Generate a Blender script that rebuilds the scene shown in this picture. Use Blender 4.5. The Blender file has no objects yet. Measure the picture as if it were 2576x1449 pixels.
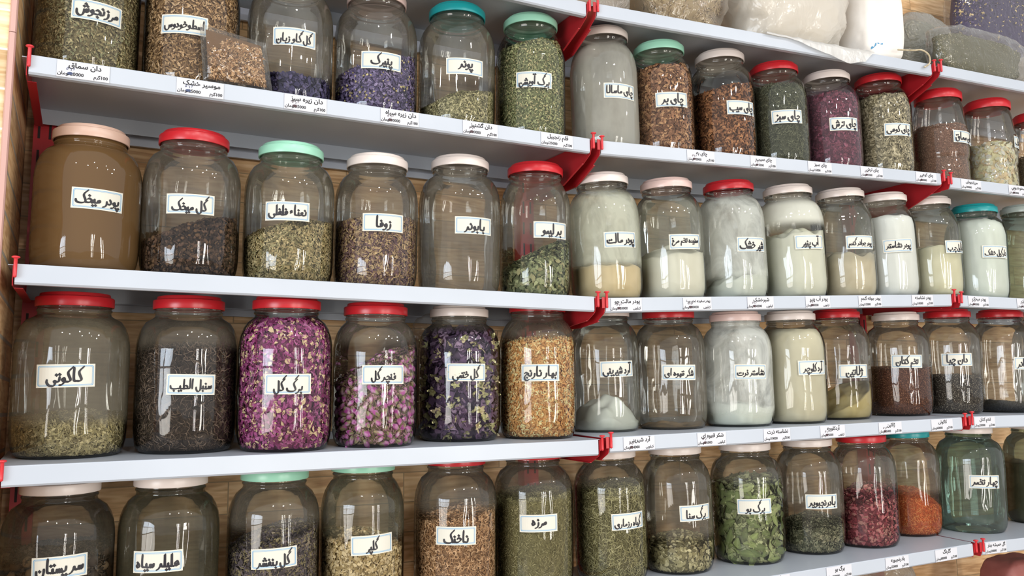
import bpy, math, random
import numpy as np
from mathutils import Matrix, Vector, noise
SC = bpy.context.scene
COL = SC.collection
rng = np.random.default_rng(7)
random.seed(7)
def srgb(h):
    if isinstance(h, str):
        h = h.lstrip('#'); h = [int(h[i:i+2], 16) for i in (0, 2, 4)]
    return tuple((c/255/12.92) if c/255 <= .04045 else ((c/255+.055)/1.055)**2.4 for c in h)
Z0 = 1.55                                   # height of the survey origin above the floor
# ------------------------------------------------------------------ camera
cam_d = bpy.data.cameras.new('camera'); cam = bpy.data.objects.new('camera', cam_d); COL.objects.link(cam)
cam_d.sensor_width = 36; cam_d.lens = 2128.85/2576*36; cam_d.clip_start = .02
yaw, pit, rol = .4695, .1372, -.0149
_f = Vector((math.sin(yaw)*math.cos(pit), math.cos(yaw)*math.cos(pit), math.sin(pit)))
_r = Vector((math.cos(yaw), -math.sin(yaw), 0)); _u = _r.cross(_f)
_r2 = math.cos(rol)*_r+math.sin(rol)*_u; _u2 = -math.sin(rol)*_r+math.cos(rol)*_u
CAM = Vector((.0954, -1.4212, -.046+Z0))
cam.matrix_world = Matrix(((_r2.x, _u2.x, -_f.x, CAM.x), (_r2.y, _u2.y, -_f.y, CAM.y), (_r2.z, _u2.z, -_f.z, CAM.z), (0, 0, 0, 1)))
SC.camera = cam
# ------------------------------------------------------------------ world, lights, exposure
w = bpy.data.worlds.new('world'); SC.world = w; w.use_nodes = True
bg = w.node_tree.nodes['Background']; bg.inputs[0].default_value = (.93, .96, 1, 1); bg.inputs[1].default_value = .88
def area(name, loc, target, sx, sy, power, color=(1, 1, 1), shape='RECTANGLE'):
    l = bpy.data.lights.new(name, 'AREA'); l.shape = shape; l.size = sx; l.size_y = sy; l.energy = power; l.color = color
    o = bpy.data.objects.new(name, l); COL.objects.link(o); o.location = loc
    o.rotation_euler = (Vector(target)-Vector(loc)).to_track_quat('-Z', 'Y').to_euler(); return o
# shop windows: tall daylight panes on the left and a narrow lit doorway opposite
PANES = ((1.86, .42, 1.25, (.78, .88, 1)), (1.38, .46, 1.0, (.9, .95, 1)), (.72, .72, .8, (1, .95, .88)))   # pane centre height, height, strength, tint
for k, (y, wd, p) in enumerate([(-1.72, .4, 22), (-2.3, .5, 33), (-2.95, .52, 31), (-3.6, .45, 22)]):
    for zc, hh, st, tint in PANES: area('window_light', (-3.1, y, zc), (.8, 0, 1.15), wd, hh, p*st*hh/1.6, tint)
for k, (x, wd, p) in enumerate([(.95, .07, 12), (1.2, .13, 20), (1.5, .05, 9), (2.6, .24, 32), (3.1, .1, 15)]):
    for zc, hh, st, tint in PANES: area('door_light', (x, -4.2, zc), (x, 0, 1.15), wd, hh, p*st*hh/1.6, (1, .96, .88))
# ceiling: small LED spots above the aisle
for k, (x, y, p) in enumerate([(-.9, -1.9, 7), (-.2, -2.5, 8), (.35, -1.75, 7), (1.0, -2.7, 8), (1.35, -1.9, 7), (2.1, -2.4, 8), (2.6, -1.7, 7), (3.3, -2.6, 8)]):
    area('led_spot', (x, y, 3.05), (x, y+.5, 1), .1, .1, p, (1, .98, .95), 'DISK')
SC.view_settings.view_transform = 'Standard'; SC.view_settings.look = 'None'
SC.view_settings.gamma = 1; SC.view_settings.use_curve_mapping = False; SC.view_settings.exposure = 0.03
cy = SC.cycles
cy.max_bounces = 8; cy.diffuse_bounces = 4; cy.glossy_bounces = 3; cy.transmission_bounces = 4; cy.transparent_max_bounces = 24
cy.caustics_reflective = False; cy.caustics_refractive = False; cy.sample_clamp_indirect = 6
cy.use_adaptive_sampling = True; cy.adaptive_threshold = .02
try:
    cy.use_denoising = True; cy.denoiser = 'OPENIMAGEDENOISE'
except Exception: pass
# ------------------------------------------------------------------ bays
O = [np.array([0., 0, 0]), np.array([1.027, 0, 0])]
_a2, _a3 = -.0431, -.0653
E = [np.array([1., 0, 0]), np.array([math.cos(_a2), math.sin(_a2), 0]), np.array([math.cos(_a3), math.sin(_a3), 0])]
O.append(O[1]+E[1]*1.0318)
N = [np.array([-e[1], e[0], 0]) for e in E]
SH = 'ABCDE'
ZL = [[.7885, .4928, .1703, -.1215, -.4215], [.7915, .4921, .1646, -.112, -.4212], [.8192, .5176, .2113, -.0911, -.3928]]
ZR = [[.7885, .4923, .1657, -.1158, -.4158], [.8158, .5232, .2121, -.0927, -.3929], [.8192, .5176, .2113, -.0911, -.3928]]
TILT = math.tan(math.radians(2))
DEP = .285
def shelf_z(b, s, u):
    i = SH.index(s); return ZL[b][i]*(1-u)+ZR[b][i]*u
def W3(b, s, u, n, dz=0.):
    p = O[b]+E[b]*u+N[b]*n; p[2] = Z0+shelf_z(b, s, u)+TILT*n+dz; return p
def frame(b, s, u, n, dz=0.):
    i = SH.index(s); e = Vector(E[b]); e.z = ZR[b][i]-ZL[b][i]; e.normalize()
    nn = Vector(N[b]); nn.z = TILT; nn = (nn-e*nn.dot(e)).normalized(); zz = e.cross(nn); p = W3(b, s, u, n, dz)
    return Matrix(((e.x, nn.x, zz.x, p[0]), (e.y, nn.y, zz.y, p[1]), (e.z, nn.z, zz.z, p[2]), (0, 0, 0, 1)))
# ------------------------------------------------------------------ material helpers
MATS = {}
def mat(name, color, rough=.5, spec=.5, **k):
    if name in MATS: return MATS[name]
    m = bpy.data.materials.new(name); m.use_nodes = True; b = m.node_tree.nodes['Principled BSDF']
    b.inputs['Base Color'].default_value = (*srgb(color), 1); b.inputs['Roughness'].default_value = rough
    b.inputs['Specular IOR Level'].default_value = spec
    MATS[name] = m; return m
def nd(m, t, **k):
    n = m.node_tree.nodes.new(t)
    for a, v in k.items():
        if a in n.inputs.keys(): n.inputs[a].default_value = v
        else: setattr(n, a, v)
    return n
def lk(m, a, b): m.node_tree.links.new(a, b)
def noisy(name, c1, c2, scale, rough=.5, spec=.5, bump=0., bscale=None, detail=4):
    m = mat(name, c1, rough, spec); b = m.node_tree.nodes['Principled BSDF']
    tc = nd(m, 'ShaderNodeTexCoord'); nz = nd(m, 'ShaderNodeTexNoise', Scale=scale, Detail=detail); lk(m, tc.outputs['Object'], nz.inputs['Vector'])
    r = nd(m, 'ShaderNodeMix', data_type='RGBA'); r.inputs[6].default_value = (*srgb(c1), 1); r.inputs[7].default_value = (*srgb(c2), 1)
    mr = nd(m, 'ShaderNodeMapRange'); mr.inputs[1].default_value = .35; mr.inputs[2].default_value = .65
    lk(m, nz.outputs[0], mr.inputs[0]); lk(m, mr.outputs[0], r.inputs[0]); lk(m, r.outputs[2], b.inputs['Base Color'])
    if bump:
        n2 = nd(m, 'ShaderNodeTexNoise', Scale=bscale or scale*3, Detail=3.); lk(m, tc.outputs['Object'], n2.inputs['Vector'])
        bp = nd(m, 'ShaderNodeBump', Strength=bump, Distance=.002); lk(m, n2.outputs[0], bp.inputs['Height']); lk(m, bp.outputs[0], b.inputs['Normal'])
    return m
def attr_mat(name, rough=.75, spec=.25, trans=0.):
    m = mat(name, '808080', rough, spec); b = m.node_tree.nodes['Principled BSDF']
    a = nd(m, 'ShaderNodeAttribute', attribute_name='Col'); lk(m, a.outputs['Color'], b.inputs['Base Color']); return m
def wood(name, cols, plank=.06, length=.34, along=(0, 2), grout='8f8474', gw=.03, rough=.45, pale=0):
    """rows of narrow timber-look tiles; 'along' = object axes (course direction, height)"""
    m = mat(name, cols[0], rough, .4); b = m.node_tree.nodes['Principled BSDF']
    tc = nd(m, 'ShaderNodeTexCoord'); sp = nd(m, 'ShaderNodeSeparateXYZ'); lk(m, tc.outputs['Object'], sp.inputs[0])
    cb = nd(m, 'ShaderNodeCombineXYZ'); lk(m, sp.outputs[along[0]], cb.inputs[0]); lk(m, sp.outputs[along[1]], cb.inputs[1])
    bk = nd(m, 'ShaderNodeTexBrick', Scale=1.); bk.inputs['Brick Width'].default_value = length; bk.inputs['Row Height'].default_value = plank
    bk.inputs['Mortar Size'].default_value = gw*plank; bk.inputs['Color1'].default_value = (0, 0, 0, 1); bk.inputs['Color2'].default_value = (1, 1, 1, 1)
    bk.inputs['Mortar Smooth'].default_value = .2; bk.offset = .37
    lk(m, cb.outputs[0], bk.inputs['Vector'])
    # grain: stretched noise, offset per tile
    mp = nd(m, 'ShaderNodeMapping'); mp.inputs['Scale'].default_value = (4, 30, 1); lk(m, cb.outputs[0], mp.inputs[0])
    of = nd(m, 'ShaderNodeVectorMath', operation='MULTIPLY_ADD'); of.inputs[1].default_value = (37, 53, 11); lk(m, bk.outputs['Color'], of.inputs[0]); lk(m, mp.outputs[0], of.inputs[2])
    n1 = nd(m, 'ShaderNodeTexNoise', Scale=.8, Detail=2., Distortion=1.2); lk(m, of.outputs[0], n1.inputs['Vector'])
    wv = nd(m, 'ShaderNodeMath', operation='MULTIPLY'); wv.inputs[1].default_value = 30; lk(m, n1.outputs[0], wv.inputs[0])
    sn = nd(m, 'ShaderNodeMath', operation='SINE'); lk(m, wv.outputs[0], sn.inputs[0])
    n2 = nd(m, 'ShaderNodeTexNoise', Scale=4., Detail=4.); lk(m, of.outputs[0], n2.inputs['Vector'])
    ad = nd(m, 'ShaderNodeMath', operation='MULTIPLY_ADD'); ad.inputs[1].default_value = .13; lk(m, sn.outputs[0], ad.inputs[0]); lk(m, n2.outputs[0], ad.inputs[2])
    cr = nd(m, 'ShaderNodeValToRGB'); el = cr.color_ramp.elements
    el[0].position = .22; el[0].color = (*srgb(cols[2]), 1); el[1].position = .75; el[1].color = (*srgb(cols[0]), 1)
    e = el.new(.5); e.color = (*srgb(cols[1]), 1); lk(m, ad.outputs[0], cr.inputs[0])
    hv = nd(m, 'ShaderNodeHueSaturation'); lk(m, cr.outputs[0], hv.inputs['Color'])
    mr = nd(m, 'ShaderNodeMapRange'); mr.inputs[3].default_value = .78; mr.inputs[4].default_value = 1.15; lk(m, bk.outputs['Color'], mr.inputs[0]); lk(m, mr.outputs[0], hv.inputs['Value'])
    mx = nd(m, 'ShaderNodeMix', data_type='RGBA'); mx.inputs[7].default_value = (*srgb(grout), 1); lk(m, bk.outputs['Fac'], mx.inputs[0]); lk(m, hv.outputs[0], mx.inputs[6])
    lk(m, mx.outputs[2], b.inputs['Base Color'])
    bp = nd(m, 'ShaderNodeBump', Strength=.35, Distance=.002, invert=True); lk(m, bk.outputs['Fac'], bp.inputs['Height']); lk(m, bp.outputs[0], b.inputs['Normal'])
    return m
def glass(name, tint='fbfcf9', edge='748078', dust='aaa08c', amt=.24, lo=-.1, hi=.3, scale=9., smear=0., wav=.22, full=.0):
    """thin-walled glass: clear, darker where the wall is seen edge-on, mirror-like by Fresnel; optional powder film on it"""
    if name in MATS: return MATS[name]
    m = bpy.data.materials.new(name); m.use_nodes = True; MATS[name] = m; t = m.node_tree; t.nodes.remove(t.nodes['Principled BSDF'])
    out = t.nodes['Material Output']
    tc = nd(m, 'ShaderNodeTexCoord'); nz = nd(m, 'ShaderNodeTexNoise', Scale=26., Detail=1.)
    mpg = nd(m, 'ShaderNodeMapping'); mpg.inputs['Scale'].default_value = (1.4, 1.4, .35); lk(m, tc.outputs['Object'], mpg.inputs[0]); lk(m, mpg.outputs[0], nz.inputs['Vector'])
    bp = nd(m, 'ShaderNodeBump', Strength=wav, Distance=.01); lk(m, nz.outputs[0], bp.inputs['Height'])
    lw = nd(m, 'ShaderNodeLayerWeight', Blend=.5)
    pw = nd(m, 'ShaderNodeMath', operation='POWER'); pw.inputs[1].default_value = 4.; lk(m, lw.outputs['Facing'], pw.inputs[0])
    mx = nd(m, 'ShaderNodeMix', data_type='RGBA'); mx.inputs[6].default_value = (*srgb(tint), 1); mx.inputs[7].default_value = (*srgb(edge), 1); lk(m, pw.outputs[0], mx.inputs[0])
    tr = nd(m, 'ShaderNodeBsdfTransparent'); lk(m, mx.outputs[2], tr.inputs[0])
    gl = nd(m, 'ShaderNodeBsdfGlossy', Roughness=.025); lk(m, bp.outputs[0], gl.inputs['Normal'])
    fr = nd(m, 'ShaderNodeFresnel', IOR=1.55); lk(m, bp.outputs[0], fr.inputs['Normal'])
    mn = nd(m, 'ShaderNodeMath', operation='MINIMUM'); mn.inputs[1].default_value = .88; lk(m, fr.outputs[0], mn.inputs[0])
    ms = nd(m, 'ShaderNodeMixShader'); 
    base = tr
    if dust:
        df = nd(m, 'ShaderNodeBsdfDiffuse'); df.inputs[0].default_value = (*srgb(dust), 1)
        tl = nd(m, 'ShaderNodeBsdfTranslucent'); tl.inputs[0].default_value = (*srgb(dust), 1)
        md = nd(m, 'ShaderNodeMixShader'); md.inputs[0].default_value = .4; lk(m, df.outputs[0], md.inputs[1]); lk(m, tl.outputs[0], md.inputs[2])
        sp = nd(m, 'ShaderNodeSeparateXYZ'); lk(m, tc.outputs['Object'], sp.inputs[0])
        n2 = nd(m, 'ShaderNodeTexNoise', Scale=scale, Detail=4., Roughness=.6, Distortion=smear)
        mp2 = nd(m, 'ShaderNodeMapping'); mp2.inputs['Scale'].default_value = (1.2, 1.2, .7); lk(m, tc.outputs['Object'], mp2.inputs[0]); lk(m, mp2.outputs[0], n2.inputs['Vector'])
        r1 = nd(m, 'ShaderNodeMapRange'); r1.inputs[1].default_value = .36-full; r1.inputs[2].default_value = .62-full; r1.inputs[3].default_value = .45+.3*min(1, full*4); lk(m, n2.outputs[0], r1.inputs[0])
        a1 = nd(m, 'ShaderNodeMapRange', interpolation_type='SMOOTHSTEP'); a1.inputs[1].default_value = lo-.012; a1.inputs[2].default_value = lo+.012; lk(m, sp.outputs[2], a1.inputs[0])
        a2 = nd(m, 'ShaderNodeMapRange', interpolation_type='SMOOTHSTEP'); a2.inputs[1].default_value = hi-.015; a2.inputs[2].default_value = hi+.015; a2.inputs[3].default_value = 1; a2.inputs[4].default_value = 0; lk(m, sp.outputs[2], a2.inputs[0])
        p1 = nd(m, 'ShaderNodeMath', operation='MULTIPLY'); lk(m, a1.outputs[0], p1.inputs[0]); lk(m, a2.outputs[0], p1.inputs[1])
        p2 = nd(m, 'ShaderNodeMath', operation='MULTIPLY'); lk(m, p1.outputs[0], p2.inputs[0]); lk(m, r1.outputs[0], p2.inputs[1])
        p3 = nd(m, 'ShaderNodeMath', operation='MULTIPLY'); p3.inputs[1].default_value = amt; lk(m, p2.outputs[0], p3.inputs[0])
        m2 = nd(m, 'ShaderNodeMixShader'); lk(m, p3.outputs[0], m2.inputs[0]); lk(m, tr.outputs[0], m2.inputs[1]); lk(m, md.outputs[0], m2.inputs[2]); base = m2
    lk(m, mn.outputs[0], ms.inputs[0]); lk(m, base.outputs[0], ms.inputs[1]); lk(m, gl.outputs[0], ms.inputs[2]); lk(m, ms.outputs[0], out.inputs[0])
    return m
def film(name, tint, body, amt, rough=.12, scale=30., bump=.6):
    """thin plastic film: part clear, part milky, glossy creases"""
    if name in MATS: return MATS[name]
    m = bpy.data.materials.new(name); m.use_nodes = True; MATS[name] = m; t = m.node_tree; t.nodes.remove(t.nodes['Principled BSDF'])
    out = t.nodes['Material Output']; tc = nd(m, 'ShaderNodeTexCoord')
    nz = nd(m, 'ShaderNodeTexNoise', Scale=scale, Detail=3., Distortion=1.5); lk(m, tc.outputs['Object'], nz.inputs['Vector'])
    ab = nd(m, 'ShaderNodeMath', operation='SUBTRACT'); ab.inputs[1].default_value = .5; lk(m, nz.outputs[0], ab.inputs[0])
    a2 = nd(m, 'ShaderNodeMath', operation='ABSOLUTE'); lk(m, ab.outputs[0], a2.inputs[0])
    bp = nd(m, 'ShaderNodeBump', Strength=bump, Distance=.02, invert=True); lk(m, a2.outputs[0], bp.inputs['Height'])
    tr = nd(m, 'ShaderNodeBsdfTransparent'); tr.inputs[0].default_value = (*srgb(tint), 1)
    df = nd(m, 'ShaderNodeBsdfDiffuse'); df.inputs[0].default_value = (*srgb(body), 1); lk(m, bp.outputs[0], df.inputs['Normal'])
    tl = nd(m, 'ShaderNodeBsdfTranslucent'); tl.inputs[0].default_value = (*srgb(body), 1)
    md = nd(m, 'ShaderNodeMixShader'); md.inputs[0].default_value = .45; lk(m, df.outputs[0], md.inputs[1]); lk(m, tl.outputs[0], md.inputs[2])
    lw = nd(m, 'ShaderNodeLayerWeight', Blend=.4); mr = nd(m, 'ShaderNodeMapRange'); mr.inputs[3].default_value = amt; mr.inputs[4].default_value = min(1, amt+.28); lk(m, lw.outputs['Facing'], mr.inputs[0])
    m1 = nd(m, 'ShaderNodeMixShader'); lk(m, mr.outputs[0], m1.inputs[0]); lk(m, tr.outputs[0], m1.inputs[1]); lk(m, md.outputs[0], m1.inputs[2])
    gl = nd(m, 'ShaderNodeBsdfGlossy', Roughness=rough); lk(m, bp.outputs[0], gl.inputs['Normal'])
    fr = nd(m, 'ShaderNodeFresnel', IOR=1.5); lk(m, bp.outputs[0], fr.inputs['Normal'])
    mn = nd(m, 'ShaderNodeMath', operation='MINIMUM'); mn.inputs[1].default_value = .3; lk(m, fr.outputs[0], mn.inputs[0])
    ms = nd(m, 'ShaderNodeMixShader'); lk(m, mn.outputs[0], ms.inputs[0]); lk(m, m1.outputs[0], ms.inputs[1]); lk(m, gl.outputs[0], ms.inputs[2]); lk(m, ms.outputs[0], out.inputs[0])
    return m
# ------------------------------------------------------------------ object helpers
def link_mesh(name, me, parent=None, mtx=None):
    o = bpy.data.objects.new(name, me); COL.objects.link(o)
    if parent is not None: o.parent = parent
    if mtx is not None: o.matrix_world = mtx if parent is None else mtx
    return o
def mesh(name, V, F, mats, fm=None, col=None, smooth=False):
    me = bpy.data.meshes.new(name); me.from_pydata([tuple(map(float, v)) for v in V], [], [tuple(map(int, f)) for f in F])
    for m in (mats if isinstance(mats, (list, tuple)) else [mats]): me.materials.append(m)
    if fm is not None: me.polygons.foreach_set('material_index', np.asarray(fm, dtype=np.int32))
    if smooth: me.polygons.foreach_set('use_smooth', np.ones(len(me.polygons), dtype=bool))
    if col is not None:
        a = me.color_attributes.new('Col', 'FLOAT_COLOR', 'POINT'); c = np.ones((len(V), 4), np.float32); c[:, :3] = col; a.data.foreach_set('color', c.ravel())
    me.update(); return me
def fast_mesh(name, V, F, mats, col=None, smooth=False):
    """V (n,3), F (m,k) uniform or list of index arrays"""
    me = bpy.data.meshes.new(name); Fs = F if isinstance(F, list) else [F]; Fs = [f for f in Fs if len(f)]
    me.vertices.add(len(V)); me.vertices.foreach_set('co', np.asarray(V, np.float32).ravel())
    nl = sum(f.size for f in Fs); npoly = sum(len(f) for f in Fs)
    me.loops.add(nl); me.polygons.add(npoly)
    me.loops.foreach_set('vertex_index', np.concatenate([f.ravel() for f in Fs]).astype(np.int32))
    tot = np.concatenate([np.full(len(f), f.shape[1]) for f in Fs]); st = np.concatenate([[0], np.cumsum(tot)[:-1]])
    me.polygons.foreach_set('loop_start', st.astype(np.int32))
    for m in (mats if isinstance(mats, (list, tuple)) else [mats]): me.materials.append(m)
    me.update(calc_edges=True)
    if smooth: me.polygons.foreach_set('use_smooth', np.ones(npoly, dtype=bool))
    if col is not None:
        a = me.color_attributes.new('Col', 'FLOAT_COLOR', 'POINT'); c = np.ones((len(V), 4), np.float32); c[:, :3] = col; a.data.foreach_set('color', c.ravel())
    me.validate(); return me
def tag(o, label=None, cat=None, group=None, kind=None):
    if label: o['label'] = label
    if cat: o['category'] = cat
    if group: o['group'] = group
    if kind: o['kind'] = kind
    return o
def empty(name, mtx):
    o = bpy.data.objects.new(name, None); COL.objects.link(o); o.matrix_world = mtx; o.empty_display_size = .03; return o
def child(name, me, root, local=None):
    o = bpy.data.objects.new(name, me); COL.objects.link(o); o.parent = root
    if local is not None: o.matrix_local = local
    return o
class MB:
    def __init__(s): s.V = []; s.F = []; s.M = []
    def add(s, V, F, m=0):
        k = len(s.V); s.V += [tuple(v) for v in V]; s.F += [tuple(i+k for i in f) for f in F]; s.M += [m]*len(F)
    def box(s, fn, u0, u1, n0, n1, z0, z1, m=0):
        P = [fn(u, n, z) for z in (z0, z1) for n in (n0, n1) for u in (u0, u1)]
        s.add(P, [(0, 2, 3, 1), (4, 5, 7, 6), (0, 1, 5, 4), (2, 6, 7, 3), (0, 4, 6, 2), (1, 3, 7, 5)], m)
    def prism(s, P0, P1, m=0):
        n = len(P0); s.add(list(P0)+list(P1), [tuple(range(n))[::-1], tuple(range(n, 2*n))]+[(i, (i+1) % n, n+(i+1) % n, n+i) for i in range(n)], m)
    def lathe(s, prof, seg=16, m=0, org=(0, 0, 0), ax=None):
        V = []; F = []; ax = ax or (lambda x, y, z: (org[0]+x, org[1]+y, org[2]+z))
        for r, z in prof:
            for k in range(seg):
                a = 2*math.pi*k/seg; V.append(ax(r*math.cos(a), r*math.sin(a), z))
        for i in range(len(prof)-1):
            for k in range(seg):
                k2 = (k+1) % seg; F.append((i*seg+k, i*seg+k2, (i+1)*seg+k2, (i+1)*seg+k))
        F.append(tuple(range(seg))[::-1]); F.append(tuple((len(prof)-1)*seg+k for k in range(seg)))
        s.add(V, F, m)
    def build(s, name, mats, smooth=False): return mesh(name, s.V, s.F, mats, s.M, smooth=smooth)
def grid_lathe(prof, seg, mod=None):
    R = np.array([p[0] for p in prof]); Zs = np.array([p[1] for p in prof]); a = np.arange(seg)*2*np.pi/seg
    r = R[:, None]*np.ones(seg)[None]; z = Zs[:, None]*np.ones(seg)[None]
    if mod is not None: r = r+mod(a[None], z)
    V = np.stack([r*np.cos(a), r*np.sin(a), z], -1).reshape(-1, 3)
    i = np.arange(len(prof)-1)[:, None]*seg; k = np.arange(seg)[None]; k2 = (k+1) % seg
    F = np.stack([i+k, i+k2, i+seg+k2, i+seg+k], -1).reshape(-1, 4); return V, F
# ------------------------------------------------------------------ setting: walls, floor, trim
M_white = noisy('shelf_paint', 'b7bdc6', 'b2b8c1', 6, .32, .5)
M_red = mat('red_steel', 'b3232b', .38, .5); M_pin = mat('red_plastic', 'cf3239', .3, .5)
M_wood = wood('brown_wood_tile', ('f0cb9c', 'deb280', 'b98b5c'), plank=.062, length=.36, grout='a98c66', gw=.02)
M_side = wood('side_wood_tile', ('edc797', 'd8ad7c', 'b38659'), along=(1, 2), plank=.06, length=.33, grout='a39a8a', gw=.06)
M_wood_lit = wood('lit_wood_tile', ('eedcb9', 'e8cda0', 'd2ab78'), plank=.062, length=.36, grout='fff4e0')  # back wall's tile, with the stronger light on this wall painted in paler
M_trim = mat('trim_profile', 'c39a90', .35, .5)
M_floor = noisy('floor_tile', 'a69a8e', '978b7f', 3, .4)
def at(b): return lambda u, n, z: tuple(O[b]+E[b]*u+N[b]*n+np.array([0, 0, z]))
WN = .335
m_ = MB()
def wl(b, u): return O[b]+E[b]*u+N[b]*WN
pts = [wl(0, -.0195), wl(0, 1.012), wl(1, 1.016), wl(2, 1.25)]
V = [(p[0], p[1], 0) for p in pts]+[(p[0], p[1], 3.1) for p in pts]+[(p[0], p[1]+.1, 0) for p in pts]+[(p[0], p[1]+.1, 3.1) for p in pts]
m_.add(V, [(i, i+1, i+5, i+4) for i in range(3)]+[(i+9, i+8, i+12, i+13) for i in range(3)]+[(4+i, 5+i, 13+i, 12+i) for i in range(3)]+[(0, 4, 12, 8), (3, 11, 15, 7)])
o = link_mesh('wall_back', m_.build('wall_back', M_wood)); tag(o, kind='structure')
idn = lambda u, n, z: (u, n, z)
m_ = MB(); m_.box(idn, -.0275, -.0195, 0, .435, 0, 3.1); o = link_mesh('wall_side', m_.build('wall_side', M_side)); tag(o, kind='structure')
m_ = MB(); m_.box(idn, -3.0, -.0275, .002, .1, 0, 3.1); o = link_mesh('wall_left', m_.build('wall_left', M_wood_lit)); tag(o, kind='structure')
for k, (z0, z1) in enumerate(((0, 2.0712), (2.0722, 3.1))):
    T_ = [(-.0285, .004), (-.0285, -.003), (-.0265, -.006), (-.0205, -.006), (-.0186, -.003), (-.0186, .004)]
    m_ = MB(); m_.prism([(x, y, z0) for x, y in T_], [(x, y, z1) for x, y in T_])
    o = link_mesh('trim_%d' % (k+1), m_.build('trim', M_trim)); tag(o, kind='structure')
m_ = MB(); m_.box(idn, -12, 14, -12, .6, -.1, 0); o = link_mesh('floor', m_.build('floor', M_floor)); tag(o, kind='structure')

# ------------------------------------------------------------------ shelving
BAY = ('left', 'middle', 'right'); ROW = dict(A='top', B='second', C='third', D='fourth', E='lowest')
ORD = dict(A='top', B='second from top', C='third from top', D='fourth from top', E='bottom')
LIPH = .0304
def make_shelf(b, s):
    U1 = 1.0 if b < 2 else .75
    fn = lambda u, n, z: tuple(W3(b, s, u, n, z))
    m = MB()
    prof = [(0, 0), (.0, -LIPH+.003), (.003, -LIPH), (.013, -LIPH), (.013, -LIPH+.0012), (.0042, -LIPH+.0012), (.0014, -LIPH+.004), (.0014, -.002),
            (DEP-.0014, -.002), (DEP-.0014, -LIPH), (DEP, -LIPH), (DEP, 0)]
    prof = [(.0012, 0), (.0003, -.0004), (0, -.0014)]+prof[1:]
    ns = 9; k = len(prof)
    V = [fn(U1*i/(ns-1), n, z) for i in range(ns) for n, z in prof]
    F = [(i*k+j, i*k+(j+1) % k, (i+1)*k+(j+1) % k, (i+1)*k+j) for i in range(ns-1) for j in range(k)]
    m.add(V, F); m.add([V[j] for j in range(k)], [tuple(range(k))]); m.add([V[(ns-1)*k+j] for j in range(k)], [tuple(range(k))[::-1]])
    for u0, u1 in ((-.0105, .0), (U1, U1+.0105)): m.box(fn, u0, u1, .012, DEP, -.0014, 0)
    o = link_mesh('shelf', m.build('shelf', M_white))
    lab = {'A': 'white steel shelf at the very top carrying the plastic bags, in the %s bay',
           'B': 'white steel shelf with price slips under the upper jar row, in the %s bay' if b else 'white steel shelf with price slips under the upper jar row, in the %s bay',
           'C': 'white steel shelf at mid height below the second jar row, in the %s bay',
           'D': 'white steel shelf carrying the third jar row, in the %s bay',
           'E': 'lowest white steel shelf, under the bottom jar row, in the %s bay'}[s] % BAY[b]
    tag(o, lab, 'shelf', 'white shelf boards')
for b in range(3):
    for s in SH: make_shelf(b, s)
def make_bracket(b, s, end):
    """folded red plate carrying one shelf end, with a pin through its front eye"""
    U = 0. if end == 0 else 1.0; sg = -1 if end == 0 else 1
    fn = lambda u, n, z: tuple(W3(b, s, u, n, z))
    ue = U+sg*.0022; t = .0011
    flat = (b == 0 and end == 0) or (s in 'CDE' and (b, end) in ((1, 1), (2, 0))) or (s == 'B' and (b, end) == (2, 0)) or s == 'E'
    dd = dict(A=-.075, B=-.075, C=-.055, D=-.047).get(s, -.04)
    d1, d2, d3 = (-.033, -.033, -.034) if flat else (max(dd, -.046), dd, dd); fw_ = .012 if b == 0 and end == 0 else .004
    out = [(.011, -.0022), (.002, -.003), (-.001, -.003), (-.001, -.021), (.004, -LIPH-.002), (.03, d1), (.11, d2), (.284, d3), (.284, -.0022)]
    m = MB()
    m.prism([fn(ue, n, z) for n, z in out], [fn(ue+sg*t, n, z) for n, z in out])
    # bottom flange turned inwards and the front tab
    Q = [(.03, d1), (.11, d2), (.284, d3), (.284, d3-.0012), (.11, d2-.0012), (.03, d1-.0012)]
    m.prism([fn(ue, n, z) for n, z in Q], [fn(ue-sg*fw_, n, z) for n, z in Q])
    if (b, end) != (0, 0): m.box(fn, min(ue, ue+sg*.0075), max(ue, ue+sg*.0075), -.0022, -.001, -.021, .001)
    root = link_mesh('shelf_bracket', m.build('shelf_bracket', M_red))
    side = 'left' if end == 0 else 'right'
    tag(root, 'red steel bracket holding the %s end of the %s bay\'s shelf, %s' % (side, BAY[b], ORD[s]), 'bracket', 'red shelf brackets')
    m = MB(); p0 = (ue+.0044 if end else .0002, -.0044)
    def ax(x, y, z): return fn(p0[0]+x+.0*z, p0[1]+y, z)
    hz = .0095+.002*((b*7+end*3+SH.index(s)*5) % 3-1)
    m.lathe([(.0006, -.0215), (.0025, -.02), (.0026, -.017), (.0026, hz-.003), (.0030, hz-.0025), (.0056, hz-.0012), (.0058, hz), (.0045, hz+.0011), (.002, hz+.0016)], 14, ax=ax)
    child('pin', m.build('pin', M_pin, True), root)
for b in range(3):
    for s in SH:
        for e_ in (0, 1):
            if b == 2 and e_ == 1: continue
            make_bracket(b, s, e_)
for k, (b, u) in enumerate(((0, .012), (0, 1.012), (1, 1.014))):
    m = MB(); f = at(b); m.box(f, u-.018, u+.018, .302, .3335, 0, 2.75)
    for i in range(40):
        z = .55+i*.05
        for du in (-.009, .009): m.box(f, u+du-.002, u+du+.002, .3012, .3021, z, z+.028, 1)
    o = link_mesh('shelf_upright', m.build('shelf_upright', [M_red, mat('slot_dark', '2a1214', .7)]))
    tag(o, 'red slotted steel upright behind the jars at the %s' % ('left wall corner', 'joint of left and middle bays', 'joint of middle and right bays')[k], 'upright', 'red shelf uprights')
M_rail = mat('rail_grey', 'b9bec9', .4)
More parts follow.
